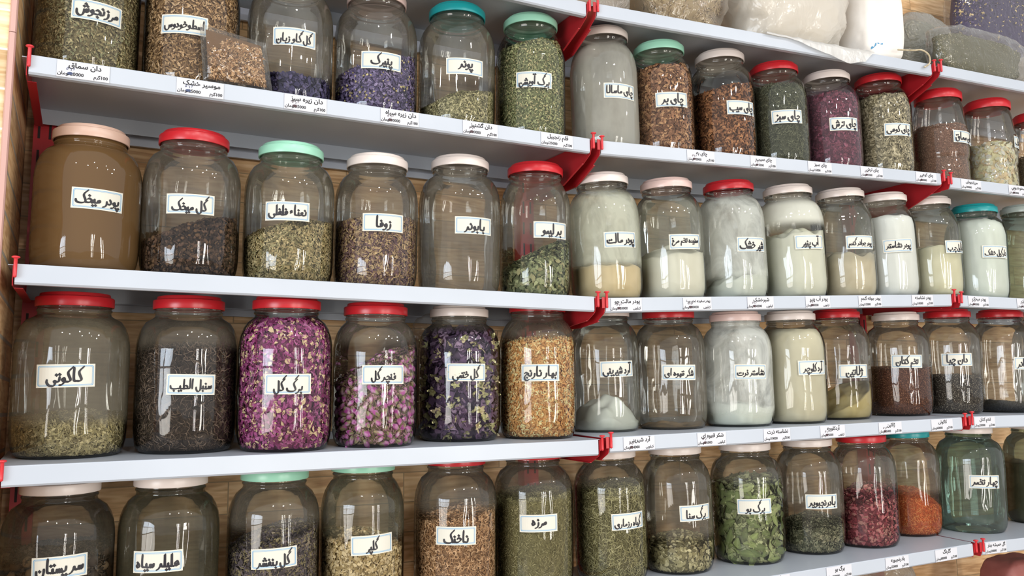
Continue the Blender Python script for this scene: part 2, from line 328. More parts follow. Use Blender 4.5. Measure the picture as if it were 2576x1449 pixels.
for b in range(3):
    for s in 'ABCD':
        m = MB(); f = lambda u, n, z: tuple(W3(b, s, u, n, z)); U1 = .98 if b < 2 else .75
        m.box(f, .035, U1, .3215, .333, -.03, .012); m.box(f, .035, U1, .314, .3215, -.044, -.031)
        o = link_mesh('back_rail', m.build('back_rail', M_rail))
        tag(o, 'pale grey steel rail on the wood wall behind the %s bay\'s shelf, %s' % (BAY[b], ORD[s]), 'rail', 'rails behind the shelves')

# ------------------------------------------------------------------ handwriting: marker strokes, written right to left
T_n = [(-.05, .7), (-.14, .12), (-.3, .0), (-.55, 0)]; T_m = [(0, 0), (-.2, .03), (-.27, .6), (-.33, .06), (-.6, 0)]
BOWL = [(-.3, -.5), (-.75, -.66), (-1.1, -.35), (-1.16, .35)]
LOOP = [(-.16, .14), (-.42, .3), (-.44, .62), (-.2, .66), (-.08, .42)]
G = {
 'alef': {'i': (.55, [[(-.14, 2.1), (-.2, 1.2), (-.22, 0)]]), 'f': (.78, [[(0, 0), (-.25, .02), (-.4, .22), (-.42, 1.1), (-.36, 2.1)]])},
 'be': {'i': (1.95, [[(-.1, .65), (-.12, .15), (-.5, -.1), (-1.25, -.12), (-1.68, .1), (-1.76, .6)]]), 'f': (1.85, [[(0, 0), (-.5, -.1), (-1.2, -.12), (-1.58, .08), (-1.68, .55)]]), 'n': (.55, [T_n]), 'm': (.6, [T_m])},
 'nun': {'i': (1.35, [[(-.08, .65), (-.12, .05)]+BOWL]), 'f': (1.3, [[(0, 0), (-.14, 0)]+BOWL]), 'n': (.55, [T_n]), 'm': (.6, [T_m])},
 'ye': {'i': (1.6, [[(-.1, .4), (-.35, .68), (-.62, .45), (-.4, .12), (-.14, -.2), (-.5, -.62), (-1.05, -.55), (-1.42, -.05), (-1.4, .3)]]), 'f': (1.5, [[(0, 0), (-.3, .06), (-.14, -.3), (-.42, -.7), (-1.0, -.62), (-1.36, -.15), (-1.34, .25)]]), 'n': (.55, [T_n]), 'm': (.6, [T_m])},
 'jim': {'i': (1.2, [[(-1.0, .55), (-.75, .8), (-.35, .6), (-.08, .66), (-.7, .35), (-1.02, -.25), (-.85, -.85), (-.45, -.98), (-.05, -.75)]]), 'f': (1.3, [[(0, .0), (-.3, .25)], [(-1.05, .5), (-.75, .72), (-.15, .4), (-.75, .2), (-1.05, -.3), (-.9, -.85), (-.45, -.98), (-.05, -.75)]]), 'n': (1.0, [[(-.78, .6), (-.55, .82), (-.08, .55), (-.4, .18), (-.7, .02), (-1.0, 0)]]), 'm': (1.0, [[(0, 0), (-.25, .22)], [(-.75, .6), (-.5, .76), (-.05, .34), (-.45, .04), (-1.0, 0)]])},
 'dal': {'i': (.72, [[(-.3, .85), (-.1, .35), (-.25, .0), (-.6, .02)]]), 'f': (.8, [[(0, 0), (-.2, .1), (-.3, .65), (-.26, .2), (-.5, -.05), (-.76, 0)]])},
 're': {'i': (.75, [[(-.12, .5), (-.16, .0), (-.4, -.4), (-.78, -.58)]]), 'f': (.75, [[(0, 0), (-.12, .14), (-.2, -.1), (-.42, -.45), (-.8, -.6)]])},
 'sin': {'i': (2.0, [[(-.06, .6), (-.14, .1), (-.32, .05), (-.38, .5), (-.46, .06), (-.62, .05), (-.68, .5), (-.76, -.1), (-1.0, -.55), (-1.42, -.62), (-1.75, -.25), (-1.8, .4)]]), 'f': (2.0, [[(0, 0), (-.12, .05), (-.18, .5), (-.24, .06), (-.42, .05), (-.48, .5), (-.56, .06), (-.68, .5), (-.76, -.1), (-1.0, -.55), (-1.42, -.62), (-1.75, -.25), (-1.8, .4)]]), 'n': (1.05, [[(-.06, .6), (-.14, .1), (-.32, .05), (-.38, .5), (-.46, .06), (-.62, .05), (-.68, .5), (-.75, .06), (-1.05, 0)]]), 'm': (1.1, [[(0, 0), (-.12, .05), (-.18, .5), (-.26, .06), (-.42, .05), (-.48, .5), (-.56, .05), (-.7, .06), (-.76, .5), (-.84, .04), (-1.1, 0)]])},
 'ta': {k: (1.35, [[(0, 0), (-.85, .12), (-.66, .58), (-.3, .62), (-.14, .25), (-.6, -.02), (-1.35, 0)], [(-.84, 2.0), (-.9, .15)]]) for k in 'ifnm'},
 'ain': {'i': (1.0, [[(-.2, .75), (-.45, .82), (-.5, .52), (-.15, .36), (-.5, .1), (-.68, -.4), (-.45, -.9), (0, -.85)]]), 'f': (1.0, [[(0, 0), (-.3, .1), (-.52, .5), (-.2, .5), (-.45, .1), (-.68, -.4), (-.45, -.9), (0, -.85)]]), 'n': (1.0, [[(-.15, .75), (-.42, .82), (-.5, .5), (-.2, .32), (-.55, .05), (-1.0, 0)]]), 'm': (.8, [[(0, 0), (-.3, .1), (-.55, .5), (-.2, .55), (-.42, .1), (-.8, 0)]])},
 'fe': {'i': (1.9, [LOOP+[(-.2, .1), (-.6, -.1), (-1.3, -.1), (-1.7, .4)]]), 'n': (.75, [LOOP+[(-.2, .1), (-.45, 0), (-.75, 0)]]), 'm': (.78, [[(0, 0), (-.3, .1), (-.5, .4), (-.3, .65), (-.12, .45), (-.25, .08), (-.5, 0), (-.78, 0)]])},
 'qaf': {'i': (1.45, [LOOP+[(-.18, .0)]+BOWL]), 'f': (1.45, [[(0, 0), (-.3, .1), (-.5, .4), (-.3, .65), (-.12, .45), (-.2, .0)]+BOWL]), 'n': (.75, [LOOP+[(-.2, .1), (-.45, 0), (-.75, 0)]]), 'm': (.78, [[(0, 0), (-.3, .1), (-.5, .4), (-.3, .65), (-.12, .45), (-.25, .08), (-.5, 0), (-.78, 0)]])},
 'kaf': {'i': (1.95, [[(.25, 2.25), (-.42, 1.4), (-.1, .3), (-.5, -.1), (-1.25, -.12), (-1.68, .1), (-1.76, .5)]]), 'f': (1.9, [[(.25, 2.25), (-.42, 1.4), (-.1, .3), (-.5, -.1), (-1.2, -.12), (-1.6, .1), (-1.7, .5)], [(0, 0), (-.15, .2)]]), 'n': (.75, [[(.25, 2.25), (-.42, 1.4), (-.1, .3), (-.35, 0), (-.75, 0)]]), 'm': (.78, [[(.2, 2.25), (-.45, 1.4), (-.14, .3), (-.35, 0), (-.78, 0)], [(0, 0), (-.18, .2)]])},
 'lam': {'i': (1.2, [[(-.1, 2.1), (-.14, -.05), (-.4, -.58), (-.85, -.52), (-1.06, -.1), (-1.06, .25)]]), 'f': (1.25, [[(0, 0), (-.15, .1), (-.2, 2.05), (-.24, -.05), (-.5, -.58), (-.9, -.5), (-1.1, -.05), (-1.1, .3)]]), 'n': (.5, [[(-.1, 2.1), (-.13, .25), (-.28, 0), (-.5, 0)]]), 'm': (.5, [[(0, 0), (-.15, .1), (-.2, 2.05), (-.24, .15), (-.5, 0)]])},
 'mim': {'i': (.75, [[(-.42, .1), (-.12, .12), (-.14, .42), (-.4, .4), (-.46, 0), (-.62, -.4), (-.62, -1.0)]]), 'f': (.75, [[(0, 0), (-.2, .1), (-.28, .42), (-.5, .2), (-.34, -.06), (-.55, -.25), (-.6, -1.0)]]), 'n': (.75, [[(-.44, .06), (-.12, .12), (-.14, .45), (-.42, .4), (-.48, .04), (-.75, 0)]]), 'm': (.75, [[(0, 0), (-.15, .06), (-.2, .45), (-.46, .36), (-.46, .02), (-.75, 0)]])},
 'vav': {'i': (.75, [[(-.14, .12), (-.38, .16), (-.46, .42), (-.25, .58), (-.08, .36), (-.15, -.05), (-.45, -.45), (-.8, -.52)]]), 'f': (.8, [[(0, 0), (-.3, .1), (-.5, .36), (-.3, .58), (-.14, .32), (-.24, -.1), (-.55, -.45), (-.88, -.52)]])},
 'he': {'i': (.8, [[(-.52, .8), (-.24, .45), (-.14, .08), (-.48, -.04), (-.62, .28), (-.36, .6)]]), 'f': (.95, [[(0, 0), (-.22, .12), (-.32, .5), (-.44, .08), (-.72, -.35), (-1.0, -.52)]]), 'n': (1.0, [[(-.08, .18), (-.32, .78), (-.66, .5), (-.45, .04), (-.16, .18), (-.36, .42), (-.7, .05), (-1.0, 0)]]), 'm': (.85, [[(0, 0), (-.22, .5), (-.46, .4), (-.3, .0), (-.3, -.42), (-.52, -.36), (-.52, 0), (-.85, 0)]])},
 'hamza': {'i': (.6, [[(-.2, .72), (-.42, .78), (-.44, .52), (-.2, .5), (-.52, .28)]])},
}
for c in ('alef', 'dal', 're', 'vav', 'hamza'):
    for a, b_ in (('f', 'i'), ('n', 'i'), ('m', 'f')):
        if a not in G[c]: G[c][a] = G[c][b_]
G['fe']['f'] = G['fe']['m']
LET = {'ا': ('alef', 0, 0), 'آ': ('alef', 9, 0), 'ب': ('be', -1, 0), 'پ': ('be', -3, 0), 'ت': ('be', 2, 0), 'ن': ('nun', 1, 0), 'ی': ('ye', -2, 0), 'ج': ('jim', -1, 0), 'چ': ('jim', -3, 0), 'خ': ('jim', 1, 0), 'د': ('dal', 0, 0), 'ذ': ('dal', 1, 0), 'ر': ('re', 0, 0), 'ز': ('re', 1, 0), 'ژ': ('re', 3, 0), 'س': ('sin', 0, 0), 'ش': ('sin', 3, 0), 'ط': ('ta', 0, 0), 'ع': ('ain', 0, 0), 'غ': ('ain', 1, 0), 'ف': ('fe', 1, 0), 'ق': ('qaf', 2, 0), 'ک': ('kaf', 0, 0), 'گ': ('kaf', 8, 0), 'ل': ('lam', 0, 0), 'م': ('mim', 0, 0), 'ن': ('nun', 1, 0), 'و': ('vav', 0, 0), 'ه': ('he', 0, 0), 'ء': ('hamza', 0, 0)}
RIGHT = set('اآدذرزژوء')
def forms(word):
    r = []
    for i, ch in enumerate(word):
        pj = i > 0 and word[i-1] not in RIGHT and word[i-1] != 'ء'; nj = i < len(word)-1 and ch not in RIGHT and word[i+1] != 'ء'
        r.append('m' if pj and nj else 'f' if pj else 'n' if nj else 'i')
    return r
def spline(P, k=6):
    P = [np.array(p, float) for p in P]
    if len(P) == 2: return [P[0]*(1-t)+P[1]*t for t in np.linspace(0, 1, k)]
    Q = [2*P[0]-P[1]]+P+[2*P[-1]-P[-2]]; r = []
    for i in range(1, len(Q)-2):
        a, b, c, d = Q[i-1:i+3]
        for t in np.linspace(0, 1, k, endpoint=False):
            r.append(.5*((2*b)+(c-a)*t+(2*a-5*b+4*c-d)*t*t+(3*b-a-3*c+d)*t**3))
    r.append(P[-1]); return r
def write(text):
    """list of strokes (arrays of points) in letter units, baseline 0, right edge at x=0"""
    x = 0.; S = []
    rr = random.Random(text)
    for wd in text.split(' '):
        for ch, fm in zip(wd, forms(wd)):
            cl, dots, _ = LET[ch]; adv, st = G[cl][fm]; dy = rr.uniform(-.05, .05)
            for s in st: S.append([(p[0]+x, p[1]+dy) for p in s])
            cx = x-adv*.5; iso = fm in 'if'
            if cl in ('be', 'ye', 'nun') and not iso: cx = x-.28
            if cl == 're': cx = x-.2
            if cl == 'dal': cx = x-.25
            if dots in (1, 2, 3):
                yy = {'sin': 1.0, 're': .95, 'fe': 1.1, 'qaf': 1.15, 'ain': 1.3, 'jim': 1.25, 'dal': 1.3}.get(cl, 1.05)
                if cl == 'be' and iso: yy = .55
                if cl == 'nun' and iso: yy = .3
                if cl == 'sin': cx = x-.45
                D = {1: [(0, 0)], 2: [(.23, .04), (-.23, -.04)], 3: [(.24, 0), (-.24, -.03), (0, .4)]}[dots]
                for dx, d in D: S.append([(cx+dx-.07, yy+d+.07), (cx+dx+.07, yy+d-.07)])
            elif dots < 0:
                if not (cl == 'ye' and iso):
                    yy = -.5 if cl != 'jim' else (-.38 if iso else -.5)
                    if cl == 'jim' and iso: cx = x-.5
                    D = {1: [(0, 0)], 2: [(.23, .04), (-.23, -.04)], 3: [(.24, 0), (-.24, .0), (0, -.38)]}[-dots]
                    for dx, d in D: S.append([(cx+dx-.07, yy+d+.07), (cx+dx+.07, yy+d-.07)])
            elif dots == 9: S.append([(x+.12, 2.45), (x-.1, 2.6), (x-.3, 2.42), (x-.55, 2.55)])
            elif dots == 8: S.append([(x+.5, 2.95), (x-.15, 2.2)])
            x -= adv
        x -= .45
    return S
def ink_strips(text, w=.42, mapf=None, fit_w=.064, s0=.0098, max_h=.0295):
    """marker ribbons as (V,F): broad-nib width changes with direction"""
    S = write(text); allp = np.array([p for s in S for p in s]); lo, hi = allp.min(0), allp.max(0)
    s = min(s0, fit_w/(hi[0]-lo[0]), max_h/(hi[1]-lo[1])); c = (lo+hi)/2; pw = w*max(s, .0068)
    V = []; F = []
    for st in S:
        dot = len(st) == 2 and abs(st[0][0]-st[1][0]) < .15 and abs(st[0][1]-st[1][1]) < .15
        P = np.array([(np.array(p)-c)*s for p in spline(st, 3 if dot else 6)])
        d = np.gradient(P, axis=0); d /= np.linalg.norm(d, axis=1)[:, None]+1e-12
        P[0] -= d[0]*pw*.3; P[-1] += d[-1]*pw*.3
        ang = np.arctan2(d[:, 1], d[:, 0]); wd = pw*(.5+.5*np.abs(np.sin(ang-math.radians(35)))) if not dot else np.full(len(P), pw*.95)
        if not dot: wd[0] *= .7; wd[-1] *= .55
        nrm = np.stack([-d[:, 1], d[:, 0]], 1); L = P+nrm*wd[:, None]/2; R = P-nrm*wd[:, None]/2; k = len(V)
        for a, b in zip(L, R): V += [a, b]
        F += [(k+2*i, k+2*i+1, k+2*i+3, k+2*i+2) for i in range(len(P)-1)]
    return np.array(V), F
# printed text (price slips): built-in font, letters joined through their presentation forms
import unicodedata
PF = {}
for c in list(range(0xFB50, 0xFC00))+list(range(0xFE80, 0xFEFD)):
    d = unicodedata.decomposition(chr(c)).split()
    if len(d) == 2 and d[0][0] == '<': PF[(chr(int(d[1], 16)), {'<isolated>': 'i', '<final>': 'f', '<initial>': 'n', '<medial>': 'm'}[d[0]])] = chr(c)
def shaped(text):
    out = []
    for wd in text.split(' '): out.append(''.join(PF.get((ch, fm), ch) for ch, fm in zip(wd, forms(wd)))[::-1])
    return ' '.join(out[::-1])
_tc = {}
def text_geo(body, offset=0.):
    if (body, offset) in _tc: return _tc[(body, offset)]
    cu = bpy.data.curves.new('t', 'FONT'); cu.body = body; cu.resolution_u = 2; cu.offset = offset
    o = bpy.data.objects.new('t', cu); COL.objects.link(o); bpy.context.view_layer.update()
    dg = bpy.context.evaluated_depsgraph_get(); me = o.evaluated_get(dg).to_mesh()
    V = np.array([v.co[:2] for v in me.vertices]).reshape(-1, 2); F = [tuple(p.vertices) for p in me.polygons]
    o.evaluated_get(dg).to_mesh_clear(); bpy.data.objects.remove(o); bpy.data.curves.remove(cu)
    _tc[(body, offset)] = (V, F); return V, F
M_paper = mat('label_paper', 'd4d0c3', .5, .3); M_blue = mat('label_blue_line', '6ea6cf', .5, .3); M_ink = mat('marker_ink', '232126', .45, .4)
M_slip = mat('slip_paper', 'cbcbd0', .5, .3); M_print = mat('print_black', '2b2a2c', .6); M_pen = mat('pen_blue', '3a4668', .6); M_mark = mat('pen_dark', '40262c', .5)
# ------------------------------------------------------------------ jars
LIDC = dict(red='c0242c', mint='9ed8bd', teal='1f9a9e', white='e6d9d2', beige='cfae9c', pink='e0c3bb', grey='b9c4bd', bright='c8262e')
def lid_mat(k):
    m = mat('lid_'+k, LIDC[k], .3, .5); return m
M_liner = mat('lid_liner', 'd9d5cc', .6)
def jar_prof(R, H):
    k = H/.27; NR = .0545; s = lambda z: z*k
    P = [(.02, .0035), (R*.70, .003), (R*.76, .0008), (R*.84, 0), (R*.90, .003), (R*.95, .011), (R*.985, .024), (R, .042), (R, s(.10)), (R*1.0, s(.172)), (R*.993, s(.184)), (R*.965, s(.199)), (R*.91, s(.2125)), (R*.83, s(.2235)), (NR+.0035, s(.2305)), (NR, s(.2335)), (NR-.0006, H-.031), (NR+.0012, H-.029), (NR+.0012, H-.0268), (NR-.0004, H-.0255), (NR-.0004, H-.021), (NR+.001, H-.0195), (NR-.0004, H-.017), (NR-.0004, H-.006)]
    return P
def pet_prof(R, H):
    return [(.02, .004), (R*.8, .002), (R*.9, 0), (R*.965, .006), (R*.985, .014), (R*.975, .066), (R*.945, .0715), (R*.945, .0745), (R*.98, .080), (R, .088), (R, .150), (R*.985, .156), (R*.955, .1585), (R*.965, .162), (R*.955, .170), (R*.86, H-.052), (.0575, H-.034), (.0555, H-.030), (.0555, H-.008)]
def lid_geo(LR, H, pet=False):
    h0 = H-(.0275 if pet else .0225)
    return [(LR-.003, h0+.003), (LR-.002, h0), (LR-.0004, h0+.0004), (LR, h0+.002), (LR, H-.0085), (LR-.0006, H-.0072), (LR-.002, H-.0064), (LR*.915, H-.0060), (LR*.9, H-.0055), (LR*.89, H-.0016), (LR*.875, H-.0004), (LR*.84, H), (.0, H)], h0
def rin_f(prof, gap=.0026):
    z = np.array([p[1] for p in prof[3:]]); r = np.array([p[0] for p in prof[3:]])-gap
    return lambda q: np.interp(q, z, r)
# flake templates: unit length along x
def t_arc(total, wid, seg, mode='bend', thick=0.):
    V = []; a = total/2
    for i in range(seg+1):
        t = -a+total*i/seg; x = math.sin(t)/max(total, .01); y = (1-math.cos(t))/max(total, .01)
        ww = wid*(1-.55*abs(2*i/seg-1)**2)
        if mode == 'bend': V += [(x, -ww/2, y), (x, ww/2, y)]
        else:
            nx, ny = math.sin(t), -math.cos(t); V += [(x+nx*ww/2, y+ny*ww/2, .0), (x, y, ww*.6), (x-nx*ww/2, y-ny*ww/2, 0)]
    if mode == 'bend': F = [(2*i, 2*i+2, 2*i+3, 2*i+1) for i in range(seg)]
    else: F = [f for i in range(seg) for f in ((3*i, 3*i+3, 3*i+4, 3*i+1), (3*i+1, 3*i+4, 3*i+5, 3*i+2))]
    V = np.array(V); V -= V.mean(0); return V, np.array(F)
def t_leaf(w, fold=.12, curl=.1):
    V = np.array([(-.5, 0, -curl), (-.18, -w/2, fold), (-.18, 0, 0), (-.18, w/2, fold), (.2, -w*.42, fold*.9), (.2, 0, .02), (.2, w*.42, fold*.9), (.5, 0, -curl)])
    return V, [np.array([(1, 4, 5, 2), (2, 5, 6, 3)]), np.array([(0, 1, 2), (0, 2, 3), (4, 7, 5), (5, 7, 6)])]
def t_petal(w=.85, cup=.22):
    V = [(0, 0, -cup*.5)]
    for k in range(7):
        a = 2*math.pi*k/7; r = .5*(1 if k % 2 else .86); V.append((r*math.cos(a), r*w*math.sin(a), cup*(.3+.7*(k % 3)/2)))
    return np.array(V), [np.array([(0, k+1, (k+1) % 7+1) for k in range(7)])]
def t_seed(w):
    return np.array([(-.5, 0, 0), (.5, 0, 0), (0, w/2, 0), (0, -w/2, 0), (.05, 0, w*.4), (.05, 0, -w*.4)]), [np.array([(0, 3, 4), (3, 1, 4), (1, 2, 4), (2, 0, 4), (0, 5, 3), (3, 5, 1), (1, 5, 2), (2, 5, 0)])]
def t_disc(w=.7):
    V = [(.5*math.cos(a), .5*w*math.sin(a), .03*math.cos(2*a)) for a in np.arange(8)*math.pi/4]; return np.array(V), [np.array([tuple(range(8))])]
def t_chunk():
    g = (1+5**.5)/2; V = np.array([(-1, g, 0), (1, g, 0), (-1, -g, 0), (1, -g, 0), (0, -1, g), (0, 1, g), (0, -1, -g), (0, 1, -g), (g, 0, -1), (g, 0, 1), (-g, 0, -1), (-g, 0, 1)])/(2*(1+g*g)**.5)
    V = V*(1+rng.uniform(-.22, .22, (12, 1))); V[:, 2] *= .75
    return V, [np.array([(0, 11, 5), (0, 5, 1), (0, 1, 7), (0, 7, 10), (0, 10, 11), (1, 5, 9), (5, 11, 4), (11, 10, 2), (10, 7, 6), (7, 1, 8), (3, 9, 4), (3, 4, 2), (3, 2, 6), (3, 6, 8), (3, 8, 9), (4, 9, 5), (2, 4, 11), (6, 2, 10), (8, 6, 7), (9, 8, 1)])]
def one(v): return [(v[0], [v[1]] if not isinstance(v[1], list) else v[1])]
TPL = dict(
    leaf=one(t_leaf(.46, .15, .12))+one(t_leaf(.3, .16, .2))+one(t_arc(1.5, .3, 4))+one(t_arc(.6, .16, 3, 'tube')), bigleaf=one(t_leaf(.42, .1, .1))+one(t_leaf(.34, .16, .22))+one(t_leaf(.5, .06, -.12)),
    bits=one(t_arc(.9, .3, 2))+one(t_leaf(.4, .1, .05))+one(t_arc(.3, .16, 2, 'tube')), needle=one(t_arc(.45, .13, 3, 'tube'))+one(t_arc(.9, .12, 3, 'tube'))+one(t_arc(.2, .11, 2, 'tube')),
    curl=one(t_arc(3.6, .3, 7))+one(t_arc(2.6, .36, 6))+one(t_arc(4.4, .18, 8, 'tube'))+one(t_arc(1.6, .26, 4)), hook=one(t_arc(3.9, .2, 8, 'tube'))+one(t_arc(2.8, .18, 7, 'tube'))+one(t_arc(1.5, .15, 5, 'tube')),
    petal=one(t_arc(1.8, .5, 3))+one(t_petal(.55, .4))+one(t_leaf(.62, .26, .24))+one(t_arc(1.0, .3, 3)), seed=one(t_seed(.42)), grain=one(t_seed(.8)), disc=one(t_disc())+one(t_disc(.5)), chunk=one(t_chunk())+one(t_chunk())+one(t_chunk()),
    chip=one(t_arc(1.2, .42, 3))+one(t_arc(2.0, .34, 4))+one(t_leaf(.5, .2, .1)), shard=one(t_petal(.7, .15))+one(t_arc(.8, .6, 3)), clove=one(t_seed(.34))+one(t_chunk())+one(t_arc(.3, .22, 2, 'tube')), thread=one(t_arc(.8, .09, 3, 'tube'))+one(t_arc(1.7, .09, 4, 'tube')))
M_herb = attr_mat('dried_plant', .8, .2); M_powder = attr_mat('fine_powder', .95, .1)
def top_fn(R, hl, hr, mound, amp, seed, hmax):
    ph = np.random.default_rng(seed).uniform(0, 6, 6)
    def h(x, y):
        q = np.clip((x*x+y*y)/(R*R), 0, 1)
        v = (hl+hr)/2+(hr-hl)/2*np.clip(x/R, -1, 1)+mound*(1-q)-mound*.35
        v = v+amp*(np.sin(x*60+ph[0])*np.cos(y*52+ph[1])+.6*np.sin(x*121+y*40+ph[2])+.4*np.sin(y*150-x*70+ph[3]))
        return np.clip(v, .006, hmax)
    return h
def core_geo(rin, h, inset, seg=56, ns=14, nt=9, R=.08):
    a = np.arange(seg)*2*np.pi/seg; V = [[0, 0, .0045]]; rings = []
    zt = np.array([h(rin(.06)*np.cos(t), rin(.06)*np.sin(t)) for t in a])-inset*.6
    for i in range(ns+1):
        z = .0045+(zt-.0045)*(i/ns); r = rin(z)-inset; rings.append(np.stack([r*np.cos(a), r*np.sin(a), z], 1))
    rl = rin(zt)-inset
    for j in range(1, nt+1):
        r = rl*(1-j/(nt+.6)); x, y = r*np.cos(a), r*np.sin(a); zz = h(x, y)-inset*.6; z = zz*min(1, j/2)+zt*(1-min(1, j/2)); rings.append(np.stack([x, y, z], 1))
    V = np.concatenate([np.array(V)]+rings+[np.array([[0, 0, float(h(np.array(0.), np.array(0.)))-inset*.6]])]); n = len(rings); F4 = []; k = np.arange(seg); k2 = (k+1) % seg
    for i in range(n-1): F4.append(np.stack([1+i*seg+k, 1+i*seg+k2, 1+(i+1)*seg+k2, 1+(i+1)*seg+k], 1))
    F3 = [np.stack([np.zeros(seg, int), 1+k2, 1+k], 1), np.stack([np.full(seg, len(V)-1), 1+(n-1)*seg+k, 1+(n-1)*seg+k2], 1)]
    return V, [np.concatenate(F4), np.concatenate(F3)]
def soft(c):
    g = np.clip((c[..., 1:2]-c[..., 0:1])/np.maximum(c[..., 1:2], 1e-4), 0, .3)*1.6
    c = c*(1-g)+c.mean(-1, keepdims=True)*g*np.array([1.08, 1.02, .85])
    return np.clip((c*.88+.12*np.mean(c, -1, keepdims=True))*1.36*np.array([1.05, 1., .95]), 0, .9)
def scatter(tpls, P, Nn, size, cols, jit, colors_idx=None, jc=.16):
    """instances of the templates at points P with normals Nn -> V, F lists, colours"""
    n = len(P); nn = Nn+rng.normal(0, jit, Nn.shape); nn /= np.linalg.norm(nn, axis=1)[:, None]
    t = rng.normal(0, 1, Nn.shape); t -= nn*(t*nn).sum(1)[:, None]; t /= np.linalg.norm(t, axis=1)[:, None]; b = np.cross(nn, t)
    which = rng.integers(0, len(tpls), n); C = soft(np.array([srgb(c) for c in cols]))
    ci = rng.integers(0, len(cols), n) if colors_idx is None else colors_idx
    VV = []; CC = []; F4 = []; F3 = []; F8 = []; off = 0
    for q, (tv, tf) in enumerate(tpls):
        m = np.where(which == q)[0]
        if not len(m): continue
        s = size*rng.uniform(.65, 1.3, len(m)); v = tv[None]*s[:, None, None]
        w_ = P[m][:, None]+v[..., 0:1]*t[m][:, None]+v[..., 1:2]*b[m][:, None]+v[..., 2:3]*nn[m][:, None]
        VV.append(w_.reshape(-1, 3)); c = C[ci[m]]*(1+rng.uniform(-jc, jc, (len(m), 1))); CC.append(np.repeat(c, len(tv), 0))
        base = off+np.arange(len(m))*len(tv); off += len(m)*len(tv)
        for f in tf:
            g = (f[None]+base[:, None, None]).reshape(-1, f.shape[1]); (F3 if f.shape[1] == 3 else F4 if f.shape[1] == 4 else F8).append(g)
    return np.concatenate(VV), [np.concatenate(x) for x in (F4, F3, F8) if x], np.clip(np.concatenate(CC), 0, 1)
def cam_angle(M):
    d = M.inverted() @ CAM; return math.atan2(d.y, d.x)
def surf_points(M, rin, h, n, R, span=108, d=(.0005, .0035)):
    ca = cam_angle(M); sp = math.radians(span)
    hm = float(np.mean(h(R*np.cos(ca+np.linspace(-sp, sp, 9)), R*np.sin(ca+np.linspace(-sp, sp, 9)))))
    As = R*2*sp*hm; At = math.pi*R*R*1.1; ns = int(n*As/(As+At)); nt = n-ns
    th = ca+rng.uniform(-sp, sp, ns); hh = h(.95*R*np.cos(th), .95*R*np.sin(th)); z = .005+(hh-.005)*rng.uniform(0, 1, ns)
    keep = rng.uniform(0, hh.max(), ns) < hh+.002; th, z, hh = th[keep], z[keep], hh[keep]
    r = rin(z)-rng.uniform(*d, len(z)); P1 = np.stack([r*np.cos(th), r*np.sin(th), z], 1); N1 = np.stack([np.cos(th), np.sin(th), 0*th], 1)
    rr = R*np.sqrt(rng.uniform(0, 1, nt)); t2 = rng.uniform(0, 2*np.pi, nt); x, y = rr*np.cos(t2), rr*np.sin(t2); z2 = h(x, y)+rng.uniform(-.002, .0015, nt)
    ok = rr < rin(z2)-.001; P2 = np.stack([x, y, z2], 1)[ok]; N2 = np.tile([0, 0, 1.], (len(P2), 1))
    return np.concatenate([P1, P2]), np.concatenate([N1, N2])
def clamp_in(V, rin, m=.0004):
    r = np.hypot(V[:, 0], V[:, 1]); lim = rin(V[:, 2])-m; k = np.where(r > lim, lim/np.maximum(r, 1e-6), 1); V[:, 0] *= k; V[:, 1] *= k; V[:, 2] = np.maximum(V[:, 2], .0042); return V
def shape_fill(name, M, rin, R, tp, size, cols, hl, hr, mound, hmax, seed, cover=3.4, jit=.4, corecol=None, amp=.0025, maxn=9000, extra=None, deep=False):
    h = top_fn(R, hl, hr, mound, amp, seed, hmax)
    cv, cf = core_geo(rin, h, .006 if not deep else .0125, R=R)
    cc = np.tile(soft(np.array(srgb(min(cols, key=lambda c: sum(srgb(c)))))*.68+.32*np.mean([srgb(c) for c in cols], 0)), (len(cv), 1))  # core coloured near the darkest palette entry to paint shade into the flake gaps
    wd = dict(leaf=.42, bigleaf=.42, bits=.3, needle=.14, curl=.5, hook=.5, petal=.8, seed=.42, grain=.8, disc=.6, chunk=.9, chip=.45, shard=.7, clove=.5, thread=.14)[tp]
    A = R*3.77*(hl+hr)/2+math.pi*R*R; n = int(min(maxn, cover*A/(size*size*wd)))
    P, Nn = surf_points(M, rin, h, n, R, d=(.007, .0115) if deep else (.0005, .0035))
    fv, ff, fc = scatter(TPL[tp], P, Nn, size*(1.22 if tp in ('leaf', 'bits', 'petal') else 1.), cols, jit)
    if extra:
        tp2, size2, cols2, n2 = extra; P2, N2 = surf_points(M, rin, h, n2, R, d=(.0005, .0015)); v2, f2, c2 = scatter(TPL[tp2], P2, N2, size2/1000, cols2.split(), .8)
        ff = ff+[q+len(fv) for q in f2]; fv = np.concatenate([fv, v2]); fc = np.concatenate([fc, c2])
    fv = clamp_in(fv, rin, .0007); off = len(cv)
    V = np.concatenate([cv, fv]); Fs = {}
    for f in cf: Fs.setdefault(f.shape[1], []).append(f)
    for f in ff: Fs.setdefault(f.shape[1], []).append(f+off)
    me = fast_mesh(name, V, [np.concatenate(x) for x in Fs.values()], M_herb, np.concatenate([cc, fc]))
    return me, h
def powder_fill(name, rin, R, col, col2, hl, hr, mound, hmax, seed, amp=.004):
    h = top_fn(R, hl, hr, mound, amp, seed, hmax); V, F = core_geo(rin, h, .0012, 72, 20, 14, R)
    a, b = np.array(srgb(col)), np.array(srgb(col2)); t = np.array([noise.fractal(Vector(v*38)+Vector((seed, 0, 0)), 1., 2., 4) for v in V])*.5+.5
    V2 = V.copy(); r = np.array([noise.noise(Vector(v*60)+Vector((seed, 3, 0))) for v in V]); V2[:, 2] += r*.0016*(V[:, 2] > .012)
    return fast_mesh(name, V2, F, M_powder, a+(b-a)*np.clip(t, 0, 1)[:, None], True), h
